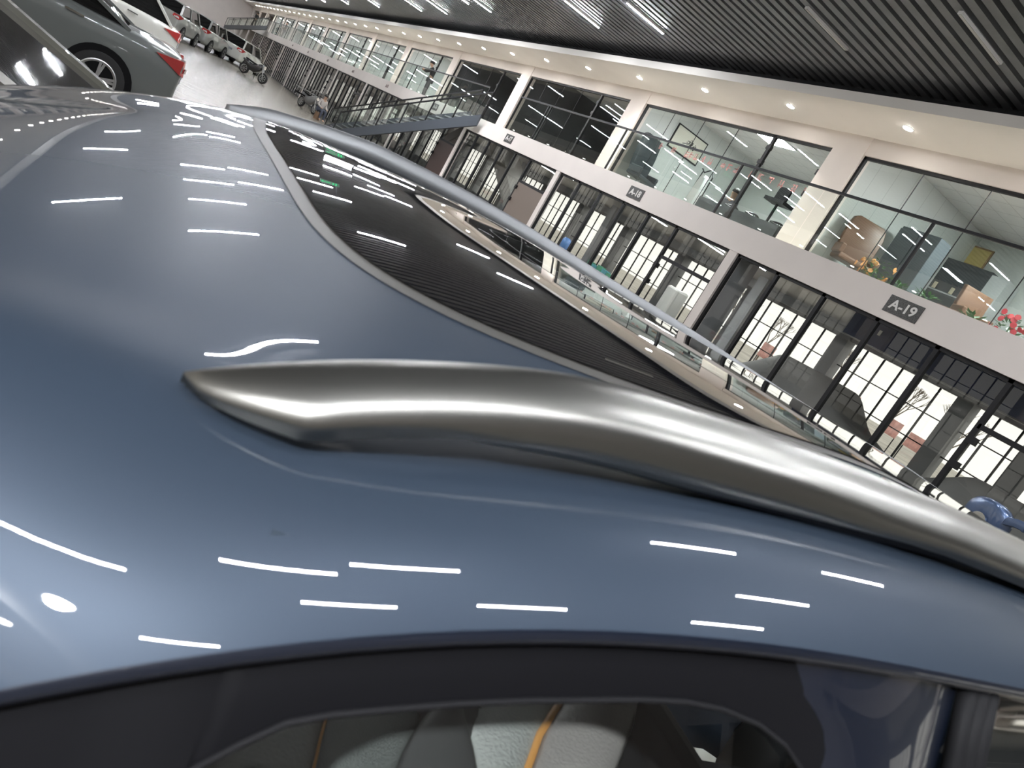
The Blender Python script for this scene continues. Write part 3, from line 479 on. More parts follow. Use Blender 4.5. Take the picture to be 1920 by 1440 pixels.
-383856 -344637 -310075 -280172 -254946 -234443 -218750 -207672 -200451 -196053 -193498 -191996 -190979 -190090 -189168 -188197 -187232 -186340 -185579 -184983 -184560 -184297 -184180 -184202 -184375 -184741 -185371 -186349 -187748 -189604 -191878 -194432 -197177 -200265 -204187 -209609 -217117 -227074 -239791 -255626 -274820 -297414 -323403 -352800 -385628 -421909 -461658 -504879
-388162 -350013 -316363 -287214 -262571 -242462 -226941 -215816 -208400 -203767 -201022 -199421 -198407 -197605 -196820 -195996 -195155 -194341 -193609 -193000 -192535 -192222 -192067 -192080 -192284 -192723 -193459 -194562 -196081 -198039 -200394 -203024 -205856 -209039 -213007 -218372 -225713 -235441 -247936 -263588 -282646 -305148 -331087 -360475 -393330 -429669 -469500 -512829
-391993 -354973 -322326 -294049 -270133 -250558 -235281 -224060 -216326 -211321 -208280 -206526 -205513 -204843 -204268 -203671 -203018 -202328 -201645 -201018 -200494 -200109 -199900 -199904 -200159 -200715 -201623 -202928 -204654 -206792 -209293 -212067 -215066 -218412 -222475 -227768 -234833 -244193 -256326 -271661 -290463 -312791 -338646 -368030 -400944 -437384 -477351 -520845
-395358 -359519 -327964 -300684 -277639 -258729 -243755 -232402 -224235 -218722 -215275 -213308 -212293 -211798 -211505 -211212 -210817 -210297 -209684 -209039 -208438 -207961 -207684 -207678 -208008 -208728 -209875 -211464 -213480 -215878 -218595 -221574 -224805 -228388 -232576 -237768 -244494 -253375 -265012 -279884 -298287 -320345 -346078 -375464 -408466 -445053 -485206 -528916'''
CF = np.array([[int(q) for q in r.split()] for r in NET.split('\n')]) * 1e-6
def zs_(u, v):
    u, v = np.atleast_1d(u).astype(float), np.atleast_1d(v).astype(float)
    return np.einsum('ij,ik,jk->i', bspl(u, ULO, UHI, NU), bspl(v, VLO, VHI, NV), CF)
def zsurf(u, v): return float(zs_(u, v)[0])
def surf_pts(U, V, off=0.0):
    U, V = np.asarray(U, float), np.asarray(V, float); e = 1e-3
    z = zs_(U.ravel(), V.ravel()); gu = (zs_(U.ravel() + e, V.ravel()) - zs_(U.ravel() - e, V.ravel())) / (2 * e); gv = (zs_(U.ravel(), V.ravel() + e) - zs_(U.ravel(), V.ravel() - e)) / (2 * e)
    N = np.stack([-gu, -gv, np.ones_like(gu)], 1); N /= np.linalg.norm(N, axis=1)[:, None]
    P = np.stack([U.ravel(), V.ravel(), z + H], 1) + N * off
    return P, N
def surf_mesh(name, U, V, material, parent, off=0.0, skip=None):
    P, N = surf_pts(U, V, off); nu, nv = U.shape
    fs = [(i * nv + j, (i + 1) * nv + j, (i + 1) * nv + j + 1, i * nv + j + 1) for i in range(nu - 1) for j in range(nv - 1)]
    me = bpy.data.meshes.new(name); me.from_pydata(P.tolist(), [], fs); me.update()
    me.polygons.foreach_set('use_smooth', [True] * len(me.polygons)); me.normals_split_custom_set_from_vertices(N.tolist())
    me.materials.append(material); o = bpy.data.objects.new(name, me); COL.objects.link(o); o.parent = parent; return o
# --- roof skin: from the near drip edge (v=.22) to the far one
def edge_v(u): return .222
us = np.concatenate([np.arange(-.62, -.2, .02), np.arange(-.2, .7, .0075), np.arange(.7, 1.95, .02)])
vv = np.concatenate([np.arange(.222, .40, .006), np.arange(.40, 1.15, .012), np.arange(1.15, 1.5, .02)])
U, V = np.meshgrid(us, vv, indexing='ij')
surf_mesh('roof_panel', U, V, PAINT, CAR)
# --- sunroof glass: rounded rectangle, rear edge leaning slightly
def sun_map(a, b, grow=0.0):
    """a,b in -1..1 (square) -> rounded rectangle in u,v"""
    n = 6.0
    r = (abs(a) ** n + abs(b) ** n) ** (1 / n); mxx = max(abs(a), abs(b)); k = mxx / r if r > 1e-9 else 1
    a, b = a * k, b * k
    v = SUN_VC + b * (SUN_VH + grow); rear = SUN_R0 - .085 * (v - .5) ; u = (rear - grow) + (a + 1) / 2 * (SUN_F + grow - rear + grow)
    return u, v
SUN_VC, SUN_VH, SUN_R0, SUN_F = .875, .385, .125, 1.25
def sun_grid(n0, n1, grow):
    aa = np.concatenate([np.linspace(-1, 0, n0), np.linspace(0, 1, n0 // 2)[1:]]); bb = np.linspace(-1, 1, n1)
    G = [[sun_map(a, b, grow) for b in bb] for a in aa]
    return np.array([[q[0] for q in r] for r in G]), np.array([[q[1] for q in r] for r in G])
U, V = sun_grid(80, 80, .016); surf_mesh('sunroof_trim', U, V, TRIM, CAR, .0008)
U, V = sun_grid(90, 90, .0); surf_mesh('sunroof_glass', U, V, BLACKGLASS, CAR, .0022)

# --- roof rails
def rail(pts, v0, side, name, bot=None):
    IN = -.002 if side > 0 else .016
    pu = np.array([p[0] for p in pts]); pz = np.array([p[1] for p in pts])
    root = MB(); us = np.concatenate([np.linspace(pu[0], .5, 70), np.linspace(.52, pu[-1], 60)]); rings = []
    ker = np.array([1, 2, 3, 2, 1]) / 9.
    zt = np.interp(us, pu, pz); zt[2:-2] = np.convolve(zt, ker, 'valid'); zt[2:-2] = np.convolve(zt, ker, 'valid'); zt[2:-2] = np.convolve(zt, ker, 'valid')
    for i, u in enumerate(us):
        s = u - us[0]; e = us[-1] - u
        k = min(1, (s / .05)) ** .6 * min(1, (e / .25 + .02)) ** .7; k = max(k, .03)
        zr = zt[i]
        foot = max(0, 1 - s / .085) if s < .085 else 0
        w_top, h = .030 * k, .027 * k
        base = zsurf(u, v0 - side * .02) - .004
        # profile: outer side points towards the nearer edge of the car (side=+1: v smaller is outer)
        zb_out = zr - .014 * k - h; zb_in = zr - h
        if bot: zb_out = min(float(np.interp(u, [b[0] for b in bot], [b[1] for b in bot])), zr - .004); zb_in = min(zb_out + .004, zr - .004)
        elif foot > 0:
            zb_out = zb_out * (1 - foot) + min(zb_out, base) * foot; zb_in = zb_in * (1 - foot) + min(zb_in, base) * foot
        if s < .03 and not bot: zb_out = min(zb_out, base); zb_in = min(zb_in, base)
        o = -side
        prof = [(0, 0), (.004, .0012), (.010, -.0005), (.018, -.004), (.026, -.0088), (.0295, -.0125), (.0312, -.017)]
        ring = [(u, v0 - o * .0 + o * a * k, zr + b * k) for a, b in prof]
        ring += [(u, v0 + o * .0315 * k, zr - .026 * k), (u, v0 + o * .029 * k, zb_out), (u, v0 + o * .018 * k, zb_out - .001), (u, v0 - o * IN * k, zb_in - .004 * k), (u, v0 - o * (.003 + IN * .4) * k, zr - .012 * k), (u, v0 - o * .0035 * k, zr - .004 * k)]
        rings.append([(a, b, c + H) for a, b, c in ring])
    root.loft(rings, True, True)
    ob = root.build(name, SATIN if side > 0 else mat('satin_grey_rail', (.20, .205, .21), .5, .8), CAR, smooth=True)
    return ob
NEARX = [(p[0], p[1]) for p in NEAR] + [(.3643, -.0419), (.4441, -.0384), (.5041, -.0349), (.582, -.0323), (.6278, -.0315), (.75, -.031), (.95, -.036), (1.2, -.05), (1.58, -.08), (1.9, -.107), (2.15, -.14)]
rail(NEARX, .315, 1, 'roof_rail', [(.033, -.134), (.055, -.1266), (.08, -.120), (.1062, -.1145), (.1439, -.1055), (.1845, -.0984), (.23, -.091), (.283, -.0855), (.3638, -.0753), (.4618, -.0644), (.5847, -.0531), (.75, -.05), (1.2, -.075), (1.9, -.13), (2.15, -.16)])
gk = MB(); rg = []  # dark strip standing for the shade in the gap under the rail
for u in np.linspace(.11, 2.0, 60):
    zb = float(np.interp(u, [.1062, .1439, .1845, .23, .283, .3638, .4618, .5847, .75, 1.2, 1.9], [-.1145, -.1055, -.0984, -.091, -.0855, -.0753, -.0644, -.0531, -.05, -.075, -.13])); zg = zsurf(u, .305) - .003
    rg.append([(u, .288, zb + H + .001), (u, .312, zb + H + .001), (u, .314, max(zg, zb - .0005 - .006 * min(1, (u - .11) / .3)) + H), (u, .292, max(zg, zb - .0005 - .006 * min(1, (u - .11) / .3)) + H)])
gk.loft(rg, True, True).build('rail_gap_shade', mat('gap_shade_black', (.006, .007, .012), .6, spec=.2), CAR)
rail([(p[0], p[1]) for p in FAR] + [(2.3, -.125)], 1.38, -1, 'roof_rail')
# --- door side below the drip edge (near side), window, pillar, chrome
_ue = np.linspace(-.75, 2.2, 120); _ze = np.interp(_ue, np.linspace(-.68, 2.1, 90), [zsurf(u, .222) for u in np.linspace(-.68, 2.1, 90)])
def vdoor(z, u=.2):
    """depth of the door skin: hangs from the drip edge, leans outwards down to the belt line"""
    top = float(np.interp(u, _ue, _ze)); lean = .232 + .40 * (z - top + .008)
    if z > top - .12: return lean
    f = min(1, (top - .12 - z) / .25); low = .235 + .40 * (max(z, -.72) + .14) - (.10 * min(1, (-.72 - z) / .25) if z < -.72 else 0)
    return lean * (1 - f) + low * f
NAVY = mat('paint_navy_shaded', (.005, .008, .017), .3, .3, coat=1, coat_rough=.02)  # darker copy of the body blue, shade put into drip edge and pillar
TRIMB = mat('black_window_trim', (.005, .005, .006), .5, spec=.08)
us = np.concatenate([np.arange(-.6, .7, .02), np.arange(.7, 1.96, .05)])
ze = [zsurf(u, .222) for u in us]
mb = MB(); mb.loft([[(u, .222, z + H + .0005), (u, .2195, z + H - .003), (u, .2215, z + H - .0075), (u, .232, z + H - .010), (u, .26, z + H - .009)] for u, z in zip(us, ze)], False)
mb.build('drip_edge', NAVY, CAR, smooth=True)
ufr = np.array([.0807, .0826, .0957, .1091, .1246, .1488, .1736, .2063, .2646, .29, .3149, .3431, .3669, .3845])                  # quarter window outline
zfr = np.array([-.2404, -.236, -.2239, -.2131, -.2063, -.1983, -.1907, -.1822, -.1699, -.1659, -.1647, -.1673, -.174, -.1835])
zbelt = -.72
def dpt(u, z, off=0): return (u, vdoor(z, u) - off, z + H)
mb = MB(); cols = []
for u in list(np.arange(-.6, .06, .04)) + [.0805] + list(np.linspace(.0808, .40, 40)):
    zt = zsurf(u, .222) - .006
    if u < .0807: zb = -.45
    else: zb = float(np.interp(u, ufr, zfr))
    cols.append([dpt(u, zt + (zb - zt) * k / 5, .0015 * math.sin(math.pi * k / 5)) for k in range(6)])
mb.loft(cols, False); mb.build('window_frame', TRIMB, CAR, smooth=True)
mb = MB()                                   # raised bead round the glass
mb.tube([dpt(u, z, .001) for u, z in zip(ufr, zfr)] + [dpt(.398, -.25), dpt(.41, -.5)], .0016, 6); mb.build('window_seal', RUB, CAR, smooth=True)
mb = MB(); cols = []
for u in np.linspace(.08, .415, 24): cols.append([dpt(u, z, -.006) for z in np.linspace(-.155, zbelt, 14)])
mb.loft(cols, False); SIDEGLASS = glass('side_glass', (.82, .85, .84), 1.5); mb.build('side_window', SIDEGLASS, CAR, smooth=True)
# pillar in the shaded copy of the body colour, with its curved rear edge
mb = MB(); cols = []
for k in range(25):
    a = k / 24; col = []
    for q in range(24):
        b = q / 23
        zt = -.148 + .003; z = zt + (-.60 - zt) * b ** 1.6
        ul = np.interp(z, [-.6, -.3, -.22, -.19, -.182, -.1734, -.165, -.1586, -.1525, -.1469, -.1436, -.1432, -.1431], [.425, .42, .41, .399, .3956, .3897, .3818, .3725, .3608, .3476, .3321, .3049, .2975])
        u = ul + (.506 - ul) * a
        ztop = zsurf(u, .222) - .008
        if q == 0: z = ztop
        z = min(z, ztop)
        bul = .007 * math.sin(math.pi * min(1, a * 1.0)) ** .7 - .002
        col.append(dpt(u, z, bul))
    cols.append(col)
mb.loft(cols, False); mb.build('pillar', NAVY, CAR, smooth=True)
mb = MB()
for du, r in ((.511, .006), (.523, .0065), (.535, .006)): mb.tube([dpt(du + (z + .12) * -.11, z, .002) for z in np.linspace(-.118, -.6, 14)], r, 8)
mb.build('pillar_seal', RUB, CAR, smooth=True)
ch = MB(); rings = []
for u in [.5445, .546] + list(np.linspace(.55, 1.9, 40)):
    zt = zsurf(u, .222) - .012; k = 1 if u > .549 else (.6 if u > .545 else .2)
    prof = [(0, 0), (.0025 * k, -.001), (.003 * k, -.009), (.0028 * k, -.018), (.0015 * k, -.0205), (-.004, -.0205), (-.004, 0)]
    rings.append([(u, vdoor(zt + dz, u) - o, zt + dz + H) for o, dz in prof])
ch.loft(rings, True, True).build('chrome_strip', CHROME, CAR, smooth=True)
mb = MB(); cols = []
for u in np.linspace(.545, 2.0, 24): cols.append([dpt(u, z, -.003) for z in np.linspace(zsurf(u, .222) - .033, zbelt, 12)])
BLK = mat('privacy_glass', (.012, .013, .013), .02, coat=1, coat_rough=0.0)
mb.loft(cols, False).build('front_side_window', BLK, CAR, smooth=True)
# lower body, both flanks, nose, tail, windscreen
def flank(sgn, name):
    mb = MB(); cols = []
    for u in np.linspace(-.72, 3.9, 60):
        e = max(0, (.25 - (u + .72)) / .25) ** 2 * .12 + max(0, (u - 3.3) / .6) ** 2 * .22; col = []
        for z in np.linspace(-.70, -1.52, 14):
            v = vdoor(z, u) + .03 * max(0, (-z - 1.2)) / .3 + e
            arch = min((u - a) ** 2 + (z + 1.42) ** 2 for a in (.15, 2.92))
            if arch < .36 ** 2: v += .06
            col.append((u, v if sgn > 0 else 1.68 - v, z + H))
        cols.append(col)
    mb.loft(cols, False).build(name, PAINT, CAR, smooth=True)
flank(1, 'side_panel'); flank(-1, 'side_panel')
mb = MB()
mb.loft([[(3.9, .25, .25), (3.9, 1.43, .25)], [(4.0, .3, .45), (4.0, 1.38, .45)], [(3.96, .28, .75), (3.96, 1.4, .75)], [(3.75, .2, .9), (3.75, 1.48, .9)], [(2.85, .06, 1.04), (2.85, 1.62, 1.04)]], False).build('bonnet', PAINT, CAR, smooth=True)
wz = zsurf(1.94, .84) + H
mb = MB().loft([[(2.85, .10, 1.04), (2.85, 1.58, 1.04)], [(2.4, .17, 1.34), (2.4, 1.51, 1.34)], [(1.93, .235, wz - .02), (1.93, 1.44, wz - .02)]], False); mb.build('windscreen', SIDEGLASS, CAR, smooth=True)
rz_ = zsurf(-.61, .84) + H
MB().loft([[(-.60, .26, rz_ - .03), (-.60, 1.42, rz_ - .03)], [(-.72, .16, 1.05), (-.72, 1.52, 1.05)]], False).build('rear_window', BLK, CAR)
MB().loft([[(-.72, .1, 1.05), (-.72, 1.58, 1.05)], [(-.78, .1, .7), (-.78, 1.58, .7)], [(-.74, .15, .25), (-.74, 1.53, .25)]], False).build('tailgate', PAINT, CAR)
MB().box((-.6, .12, .22), (3.8, 1.56, .34)).build('underbody', RUB, CAR)
cols = MB()
cols.loft([[(u, 1.68 - vdoor(z, u), z + H) for z in np.linspace(zsurf(u, 1.45) - .02, zbelt, 8)] for u in np.linspace(-.5, 2.0, 14)], False); cols.build('far_side_window', SIDEGLASS, CAR, smooth=True)
def wheel(parent, c, r, w, axis, spokes=5):
    t = MB(); a = Vector(axis).normalized(); c = Vector(c); n = 36
    x = a.cross(Vector((0, 0, 1))).normalized(); y = Vector((0, 0, 1))
    prof = [(.66, -.5), (.92, -.5), (1.0, -.36), (1.0, .36), (.92, .5), (.66, .5)]
    t.loft([[c + a * (h * w) + (x * math.cos(2 * math.pi * k / n) + y * math.sin(2 * math.pi * k / n)) * (r * q) for k in range(n)] for q, h in prof], True)
    to = t.build('tyre', TYRE, parent, smooth=True)
    rm = MB(); rm.loft([[c + a * (h * w) + (x * math.cos(2 * math.pi * k / n) + y * math.sin(2 * math.pi * k / n)) * (r * q) for k in range(n)] for q, h in ((.70, .5), (.66, .52), (.60, .46), (.58, .0))], True)
    rm.disc(c + a * (.30 * w), r * .17, a, .1 * w, 16)
    for k in range(spokes):
        th = 2 * math.pi * k / spokes + .4
        for d in (-.12, .12):
            p0 = c + a * (.36 * w) + (x * math.cos(th + d) + y * math.sin(th + d)) * r * .1; p1 = c + a * (.44 * w) + (x * math.cos(th + d * .9) + y * math.sin(th + d * .9)) * r * .64
            rm.bar(p0, p1, r * .09, .02, a)
    rm.build('wheel_rim', ALLOY, to)
    MB().disc(c - a * (.1 * w), r * .6, a, .05 * w, 24).build('wheel_back', RUB, to)
for u in (.15, 2.92):
    wheel(CAR, (u, .06, .33), .33, .2, (0, -1, 0)); wheel(CAR, (u, 1.62, .33), .33, .2, (0, 1, 0))
# seats seen through the quarter window
LEATHER = mat('grey_leather', (.40, .41, .39), .5, bump=(260, .25)); LEATHER2 = mat('brown_grey_leather', (.34, .315, .30), .5, bump=(260, .2)); PERF = mat('perforated_leather', (.27, .29, .28), .55, bump=(900, .9)); DARKL = mat('dark_headrest', (.07, .07, .07), .6); ORANGE = mat('orange_piping', (.75, .36, .10), .5)
def seat_patch(rows, material, name, parent, z, dome=.012):
    """rows of (left, right) edge points of a padded panel, softly domed"""
    P = []
    for a, b in rows:
        P.append([(a[0] + (b[0] - a[0]) * k / 12, a[1] + (b[1] - a[1]) * k / 12, z + H + dome * (math.sin(math.pi * k / 12) ** .6)) for k in range(13)])
    o = MB().grid(P).build(name, material, parent, smooth=True); md = o.modifiers.new('thick', 'SOLIDIFY'); md.thickness = .06; md.offset = -1; return o
seat = seat_patch([((0.4102, 0.5392), (0.5763, 0.5763)), ((0.4043, 0.5135), (0.5499, 0.5429)), ((0.4032, 0.4903), (0.518, 0.5112)), ((0.4022, 0.4684), (0.49, 0.4826)), ((0.4, 0.4474), (0.4714, 0.4577)), ((0.3968, 0.4274), (0.4535, 0.4346)), ((0.3922, 0.4007), (0.4325, 0.4049))], LEATHER, 'seat', CAR, -.44)
seat_patch([((0.5763, 0.5763), (0.7394, 0.6128)), ((0.5499, 0.5429), (0.6886, 0.5709)), ((0.518, 0.5112), (0.6551, 0.536)), ((0.49, 0.4826), (0.6256, 0.5046)), ((0.4714, 0.4577), (0.5988, 0.476)), ((0.4535, 0.4346), (0.5736, 0.4498)), ((0.4325, 0.4049), (0.5401, 0.416))], LEATHER2, 'seat_side', seat, -.44, .02)
MB().tube([(u, v, H - .436) for u, v in [(0.5672, 0.5662), (0.5549, 0.5507), (0.5427, 0.5358), (0.5278, 0.521), (0.5136, 0.5068), (0.5005, 0.4934), (0.4879, 0.4806), (0.4785, 0.4687), (0.47, 0.4574), (0.4617, 0.4465), (0.4535, 0.436), (0.446, 0.4259), (0.4392, 0.4162), (0.4325, 0.4069)]], .0042, 8).build('piping', ORANGE, seat, smooth=True)
seat_patch([((0.3897, 0.5194), (0.3995, 0.5215)), ((0.37, 0.4919), (0.393, 0.4965)), ((0.3464, 0.4658), (0.3919, 0.474)), ((0.3277, 0.4425), (0.3909, 0.4528)), ((0.314, 0.4217), (0.3887, 0.4325)), ((0.3042, 0.4029), (0.3855, 0.4131)), ((0.2937, 0.3783), (0.3809, 0.3873))], DARKL, 'headrest', CAR, -.425, .01)
s2 = seat_patch([((0.2883, 0.5241), (0.4179, 0.5531)), ((0.2757, 0.4993), (0.3968, 0.5238)), ((0.2682, 0.4772), (0.3715, 0.4959)), ((0.2611, 0.4564), (0.3513, 0.4711)), ((0.2554, 0.4372), (0.3366, 0.4489)), ((0.25, 0.4191), (0.3261, 0.4288)), ((0.2427, 0.3951), (0.3148, 0.4026))], PERF, 'seat', CAR, -.452, .01)
seat_patch([((0.1637, 0.4983), (0.2895, 0.5265)), ((0.1644, 0.4788), (0.277, 0.5015)), ((0.1651, 0.4603), (0.2693, 0.4793)), ((0.1657, 0.4428), (0.2622, 0.4585)), ((0.1663, 0.4262), (0.2565, 0.4391)), ((0.1669, 0.4103), (0.2511, 0.421)), ((0.1677, 0.389), (0.2437, 0.3969))], LEATHER, 'seat_side', s2, -.454, .012)
MB().tube([(u, v, H - .449) for u, v in [(0.2809, 0.5099), (0.2734, 0.4946), (0.2686, 0.4805), (0.264, 0.467), (0.2596, 0.454), (0.2559, 0.4417), (0.2524, 0.4299), (0.249, 0.4186), (0.2457, 0.4076), (0.2425, 0.3971)]], .0014, 6).build('piping', ORANGE, s2, smooth=True)
MB().box((.62, .3, .5), (.75, .9, 1.32)).build('seat_back_front', RUB, CAR, bevel=.05)

# ------------------------------------------------------------------ other vehicles
def carpaint(name, col, metal=.4, rough=.35):
    M = bpy.data.materials.new(name); M.use_nodes = True; paint(M, col, metal, rough); return M
DGLASS = mat('dark_car_glass', (.012, .012, .012), .03, coat=1, coat_rough=0.0)
def vehicle(name, label, loc, rz, L, Wd, belt, top, gh, PM, wheels=(.95, 3.55), group=None, pillar=None, tail='wide', zlow=.22, r=.33):
    """local frame: tail at x=0, nose at x=L; gh = four x stations of the glasshouse"""
    root = empty(name, loc, label, 'car', group, rz=rz); w = Wd / 2
    def ring(x, wi, z0, z1, n=5):
        pts = [(x, -wi * .93, z0), (x, -wi, z0 + .18), (x, -wi * 1.0, (z0 + z1) / 2 + .08), (x, -wi * .985, z1 - .10), (x, -wi * .93, z1 - .02), (x, -wi * .8, z1)]
        return pts + [(x, -p[1], p[2]) for p in pts[::-1]]
    st = [(0, .78, .42, belt - .22), (.03, .88, .32, belt - .04), (.14, .95, zlow, belt + .02), (.5, .99, zlow, belt + .03), (L * .3, 1, zlow, belt), (L * .6, 1, zlow, belt - .04), (L * .8, .98, zlow, belt - .12), (L - .25, .93, zlow, belt - .22), (L - .06, .82, .28, belt - .32), (L, .7, .4, belt - .42)]
    MB().loft([ring(x, w * k, a, b) for x, k, a, b in st], True, True).build('body', PM, root, smooth=True, subsurf=2)
    xa, xb, xc, xd = gh; tw = w * .74
    def gring(x, wb, wt, z0, z1): return [(x, -wb, z0), (x, -wt, z1), (x, wt, z1), (x, wb, z0)]
    g = MB(); zt = top - .035
    g.add([(xa, -w * .86, belt), (xb, -tw, zt), (xc, -tw, zt), (xd, -w * .88, belt - .06), (xa, w * .86, belt), (xb, tw, zt), (xc, tw, zt), (xd, w * .88, belt - .06)],
          [(0, 1, 2, 3), (7, 6, 5, 4), (0, 4, 5, 1), (2, 6, 7, 3)])
    g.build('glasshouse', DGLASS, root)
    rf = MB(); P = []
    for i in range(9):
        f = i / 8; x = xb - .03 + (xc - xb + .06) * f; P.append([(x, y * (tw + .03), zt + .035 * math.sin(math.pi * (.12 + .76 * f)) ** .5 - .04 * (abs(y) ** 3)) for y in np.linspace(-1, 1, 11)])
    rf.grid(P); ro = rf.build('roof', PM, root, smooth=True); md = ro.modifiers.new('t', 'SOLIDIFY'); md.thickness = .04
    for s in (-1, 1):
        for nm, a, b in (('rear_pillar', (xa, w * .865, belt - .01), (xb, tw + .008, zt)), ('front_pillar', (xd, w * .885, belt - .07), (xc, tw + .008, zt)), ('middle_pillar', ((xa + xd) / 2, w * .875, belt - .03), ((xb + xc) / 2, tw + .008, zt))):
            MB().bar((a[0], s * a[1], a[2]), (b[0], s * b[1], b[2]), .10 if nm != 'middle_pillar' else .07, .045).build(nm, pillar or PM, root)
        h = MB()
        for x in ((xa + xd) / 2 - .75, (xa + xd) / 2 + .25): h.box((x - .11, s * (w + .015) - .012, belt - .13), (x + .11, s * (w + .015) + .012, belt - .105))
        h.build('door_handle', CHROME, root)
        # tail lamp wrapping the corner
        t = MB(); z0, z1 = belt - .24, belt - .03
        t.add([(.40, s * w * 1.0, z1 - .05), (.05, s * w * .93, z0 + .02), (-.012, s * w * .80, z0), (-.012, s * w * .52, z0 + .08), (.02, s * w * .55, z1), (.05, s * w * .94, z1),
               (.40, s * w * .9, z1 - .05), (.1, s * w * .8, z0 + .02), (.1, s * w * .7, z0), (.1, s * w * .5, z0 + .08), (.1, s * w * .5, z1), (.12, s * w * .84, z1)],
              [(0, 1, 5), (1, 2, 4, 5), (2, 3, 4), (6, 11, 7), (7, 11, 10, 8), (8, 10, 9), (0, 5, 11, 6), (5, 4, 10, 11), (4, 3, 9, 10), (3, 2, 8, 9), (2, 1, 7, 8), (1, 0, 6, 7)])
        to = t.build('tail_lamp', RED, root)
        MB().box((-.02, s * w * .62, z0 + .06), (.0, s * w * .78, z0 + .11)).build('reverse_lens', mat('clear_lens', (.75, .7, .65), .1), to)
        for x in wheels:
            MB().disc((x, s * (w - .13), r), r + .075, (0, s, 0), .145, 32).build('wheel_arch', RUB, root)
            wheel(root, (x, s * (w - .055), r), r, .17, (0, s, 0))
    MB().box((-.025, -w * .25, belt - .38), (0, w * .25, belt - .26)).build('plate_recess', mat('plate_blank', (.30, .31, .33), .5), root)
    MB().box((-.03, -w * .72, .24), (.08, w * .72, .36)).build('bumper_valance', RUB, root, bevel=.02)
    return root
GREYP = carpaint('paint_warm_grey', (.17, .185, .18), .35, .4); SILV = carpaint('paint_silver', (.42, .43, .41), .5, .35); WHT = carpaint('paint_white', (.60, .60, .56), .0, .4); DARKP = carpaint('paint_dark_olive', (.20, .195, .165), .4, .45)
vehicle('sedan', 'dark sedan whose sloped black rear window mirrors long ceiling lights, top left corner', (.75, 3.12, 0), math.pi, 4.6, 1.78, 1.05, 1.49, (.10, 1.36, 2.3, 3.3), DARKP)
vehicle('sedan', 'warm grey sedan with red tail lamp and silver rear wheel behind the dark sedan', (.68, 12.72, 0), math.pi, 4.65, 1.84, 1.10, 1.48, (.75, 1.7, 2.6, 3.5), GREYP, wheels=(.92, 3.6), r=.35)
vehicle('hatchback', 'pale silver car showing one red tail lamp beyond the grey sedan', (.85, 21.6, 0), math.pi, 4.4, 1.85, 1.12, 1.62, (.25, .8, 2.5, 3.4), WHT, wheels=(.85, 3.4))
vehicle('estate_car', 'white estate car with dark rear window parked beside a motorcycle, rightmost of the far row', (4.7, 53.5, 0), math.radians(64), 4.6, 1.86, 1.12, 1.68, (.12, .45, 2.9, 3.6), WHT, group='cars of the far row')
vehicle('estate_car', 'silver estate car in the far row, left neighbour of the white estate car', (2.3, 49.5, 0), math.radians(68), 4.6, 1.86, 1.15, 1.7, (.12, .45, 2.9, 3.6), SILV, group='cars of the far row')
vehicle('estate_car', 'silver grey estate car at the far row, half hidden by the pale silver car', (.6, 44.0, 0), math.radians(72), 4.6, 1.86, 1.15, 1.7, (.12, .45, 2.9, 3.6), SILV, group='cars of the far row')
# ------------------------------------------------------------------ stairs up to the right balcony
def stair(label, An, Fn, Af, Ff, steps):
    """An/Fn: near-side stringer top and foot, Af/Ff: far side"""
    An, Fn, Af, Ff = map(Vector, (An, Fn, Af, Ff)); root = empty('staircase', (0, 0, 0), label, 'stairs')
    for nm, a, f in (('stringer', An, Fn), ('stringer', Af, Ff)):
        q = []
        for p in (a, f): q.append([p + Vector((-.03, 0, -.42)), p + Vector((.03, 0, -.42)), p + Vector((.03, 0, .0)), p + Vector((-.03, 0, .0))])
        MB().hexa(*q).build(nm, STEEL, root)
    for k in range(steps):
        f0, f1 = k / steps, (k + .92) / steps
        a0, a1, b0, b1 = An.lerp(Fn, f0), An.lerp(Fn, f1), Af.lerp(Ff, f0), Af.lerp(Ff, f1)
        for v in (a0, a1): v.z = An.lerp(Fn, (f0 + f1) / 2).z - .1
        for v in (b0, b1): v.z = Af.lerp(Ff, (f0 + f1) / 2).z - .1
        d = Vector((0, 0, -.05)); MB().hexa([a0 + d, a1 + d, b1 + d, b0 + d], [a0, a1, b1, b0]).build('tread', mat('stair_tread', (.20, .22, .23), .35), root)
    for a, f in ((An, Fn), (Af, Ff)):
        up = Vector((0, 0, .86)); hb = MB(); hb.bar(a + up, f + up, .05, .045); hb.build('handrail', FRAME, root)
        n = 6
        for k in range(n + 1):
            p = a.lerp(f, k / n); MB().bar(p - Vector((0, 0, .05)), p + up, .045, .045, (0, 1, 0)).build('post', FRAME, root)
            if k < n:
                q = a.lerp(f, (k + 1) / n); MB().add([p + Vector((0, 0, .03)), q + Vector((0, 0, .03)), q + up * .96, p + up * .96], [(0, 1, 2, 3)]).build('glass_panel', RAILGLASS, root)
    return root
s1 = stair('dark steel staircase with glass railings rising to the balcony at shop A-17', (10.5, 26.15, 3.60), (8.1, 34.8, .22), (10.6, 27.4, 3.60), (8.75, 39.5, .06), 20)
s2 = stair('distant dark stair flight with glass railing where a person stands, far left', (10.2, 88.0, 3.95), (7.6, 101, 1.9), (10.4, 90.0, 3.95), (8.2, 106, 1.9), 12)
MB().box((7.2, 100.8, 0), (8.4, 106.2, 1.5)).build('stair_base', WHITE, s2)

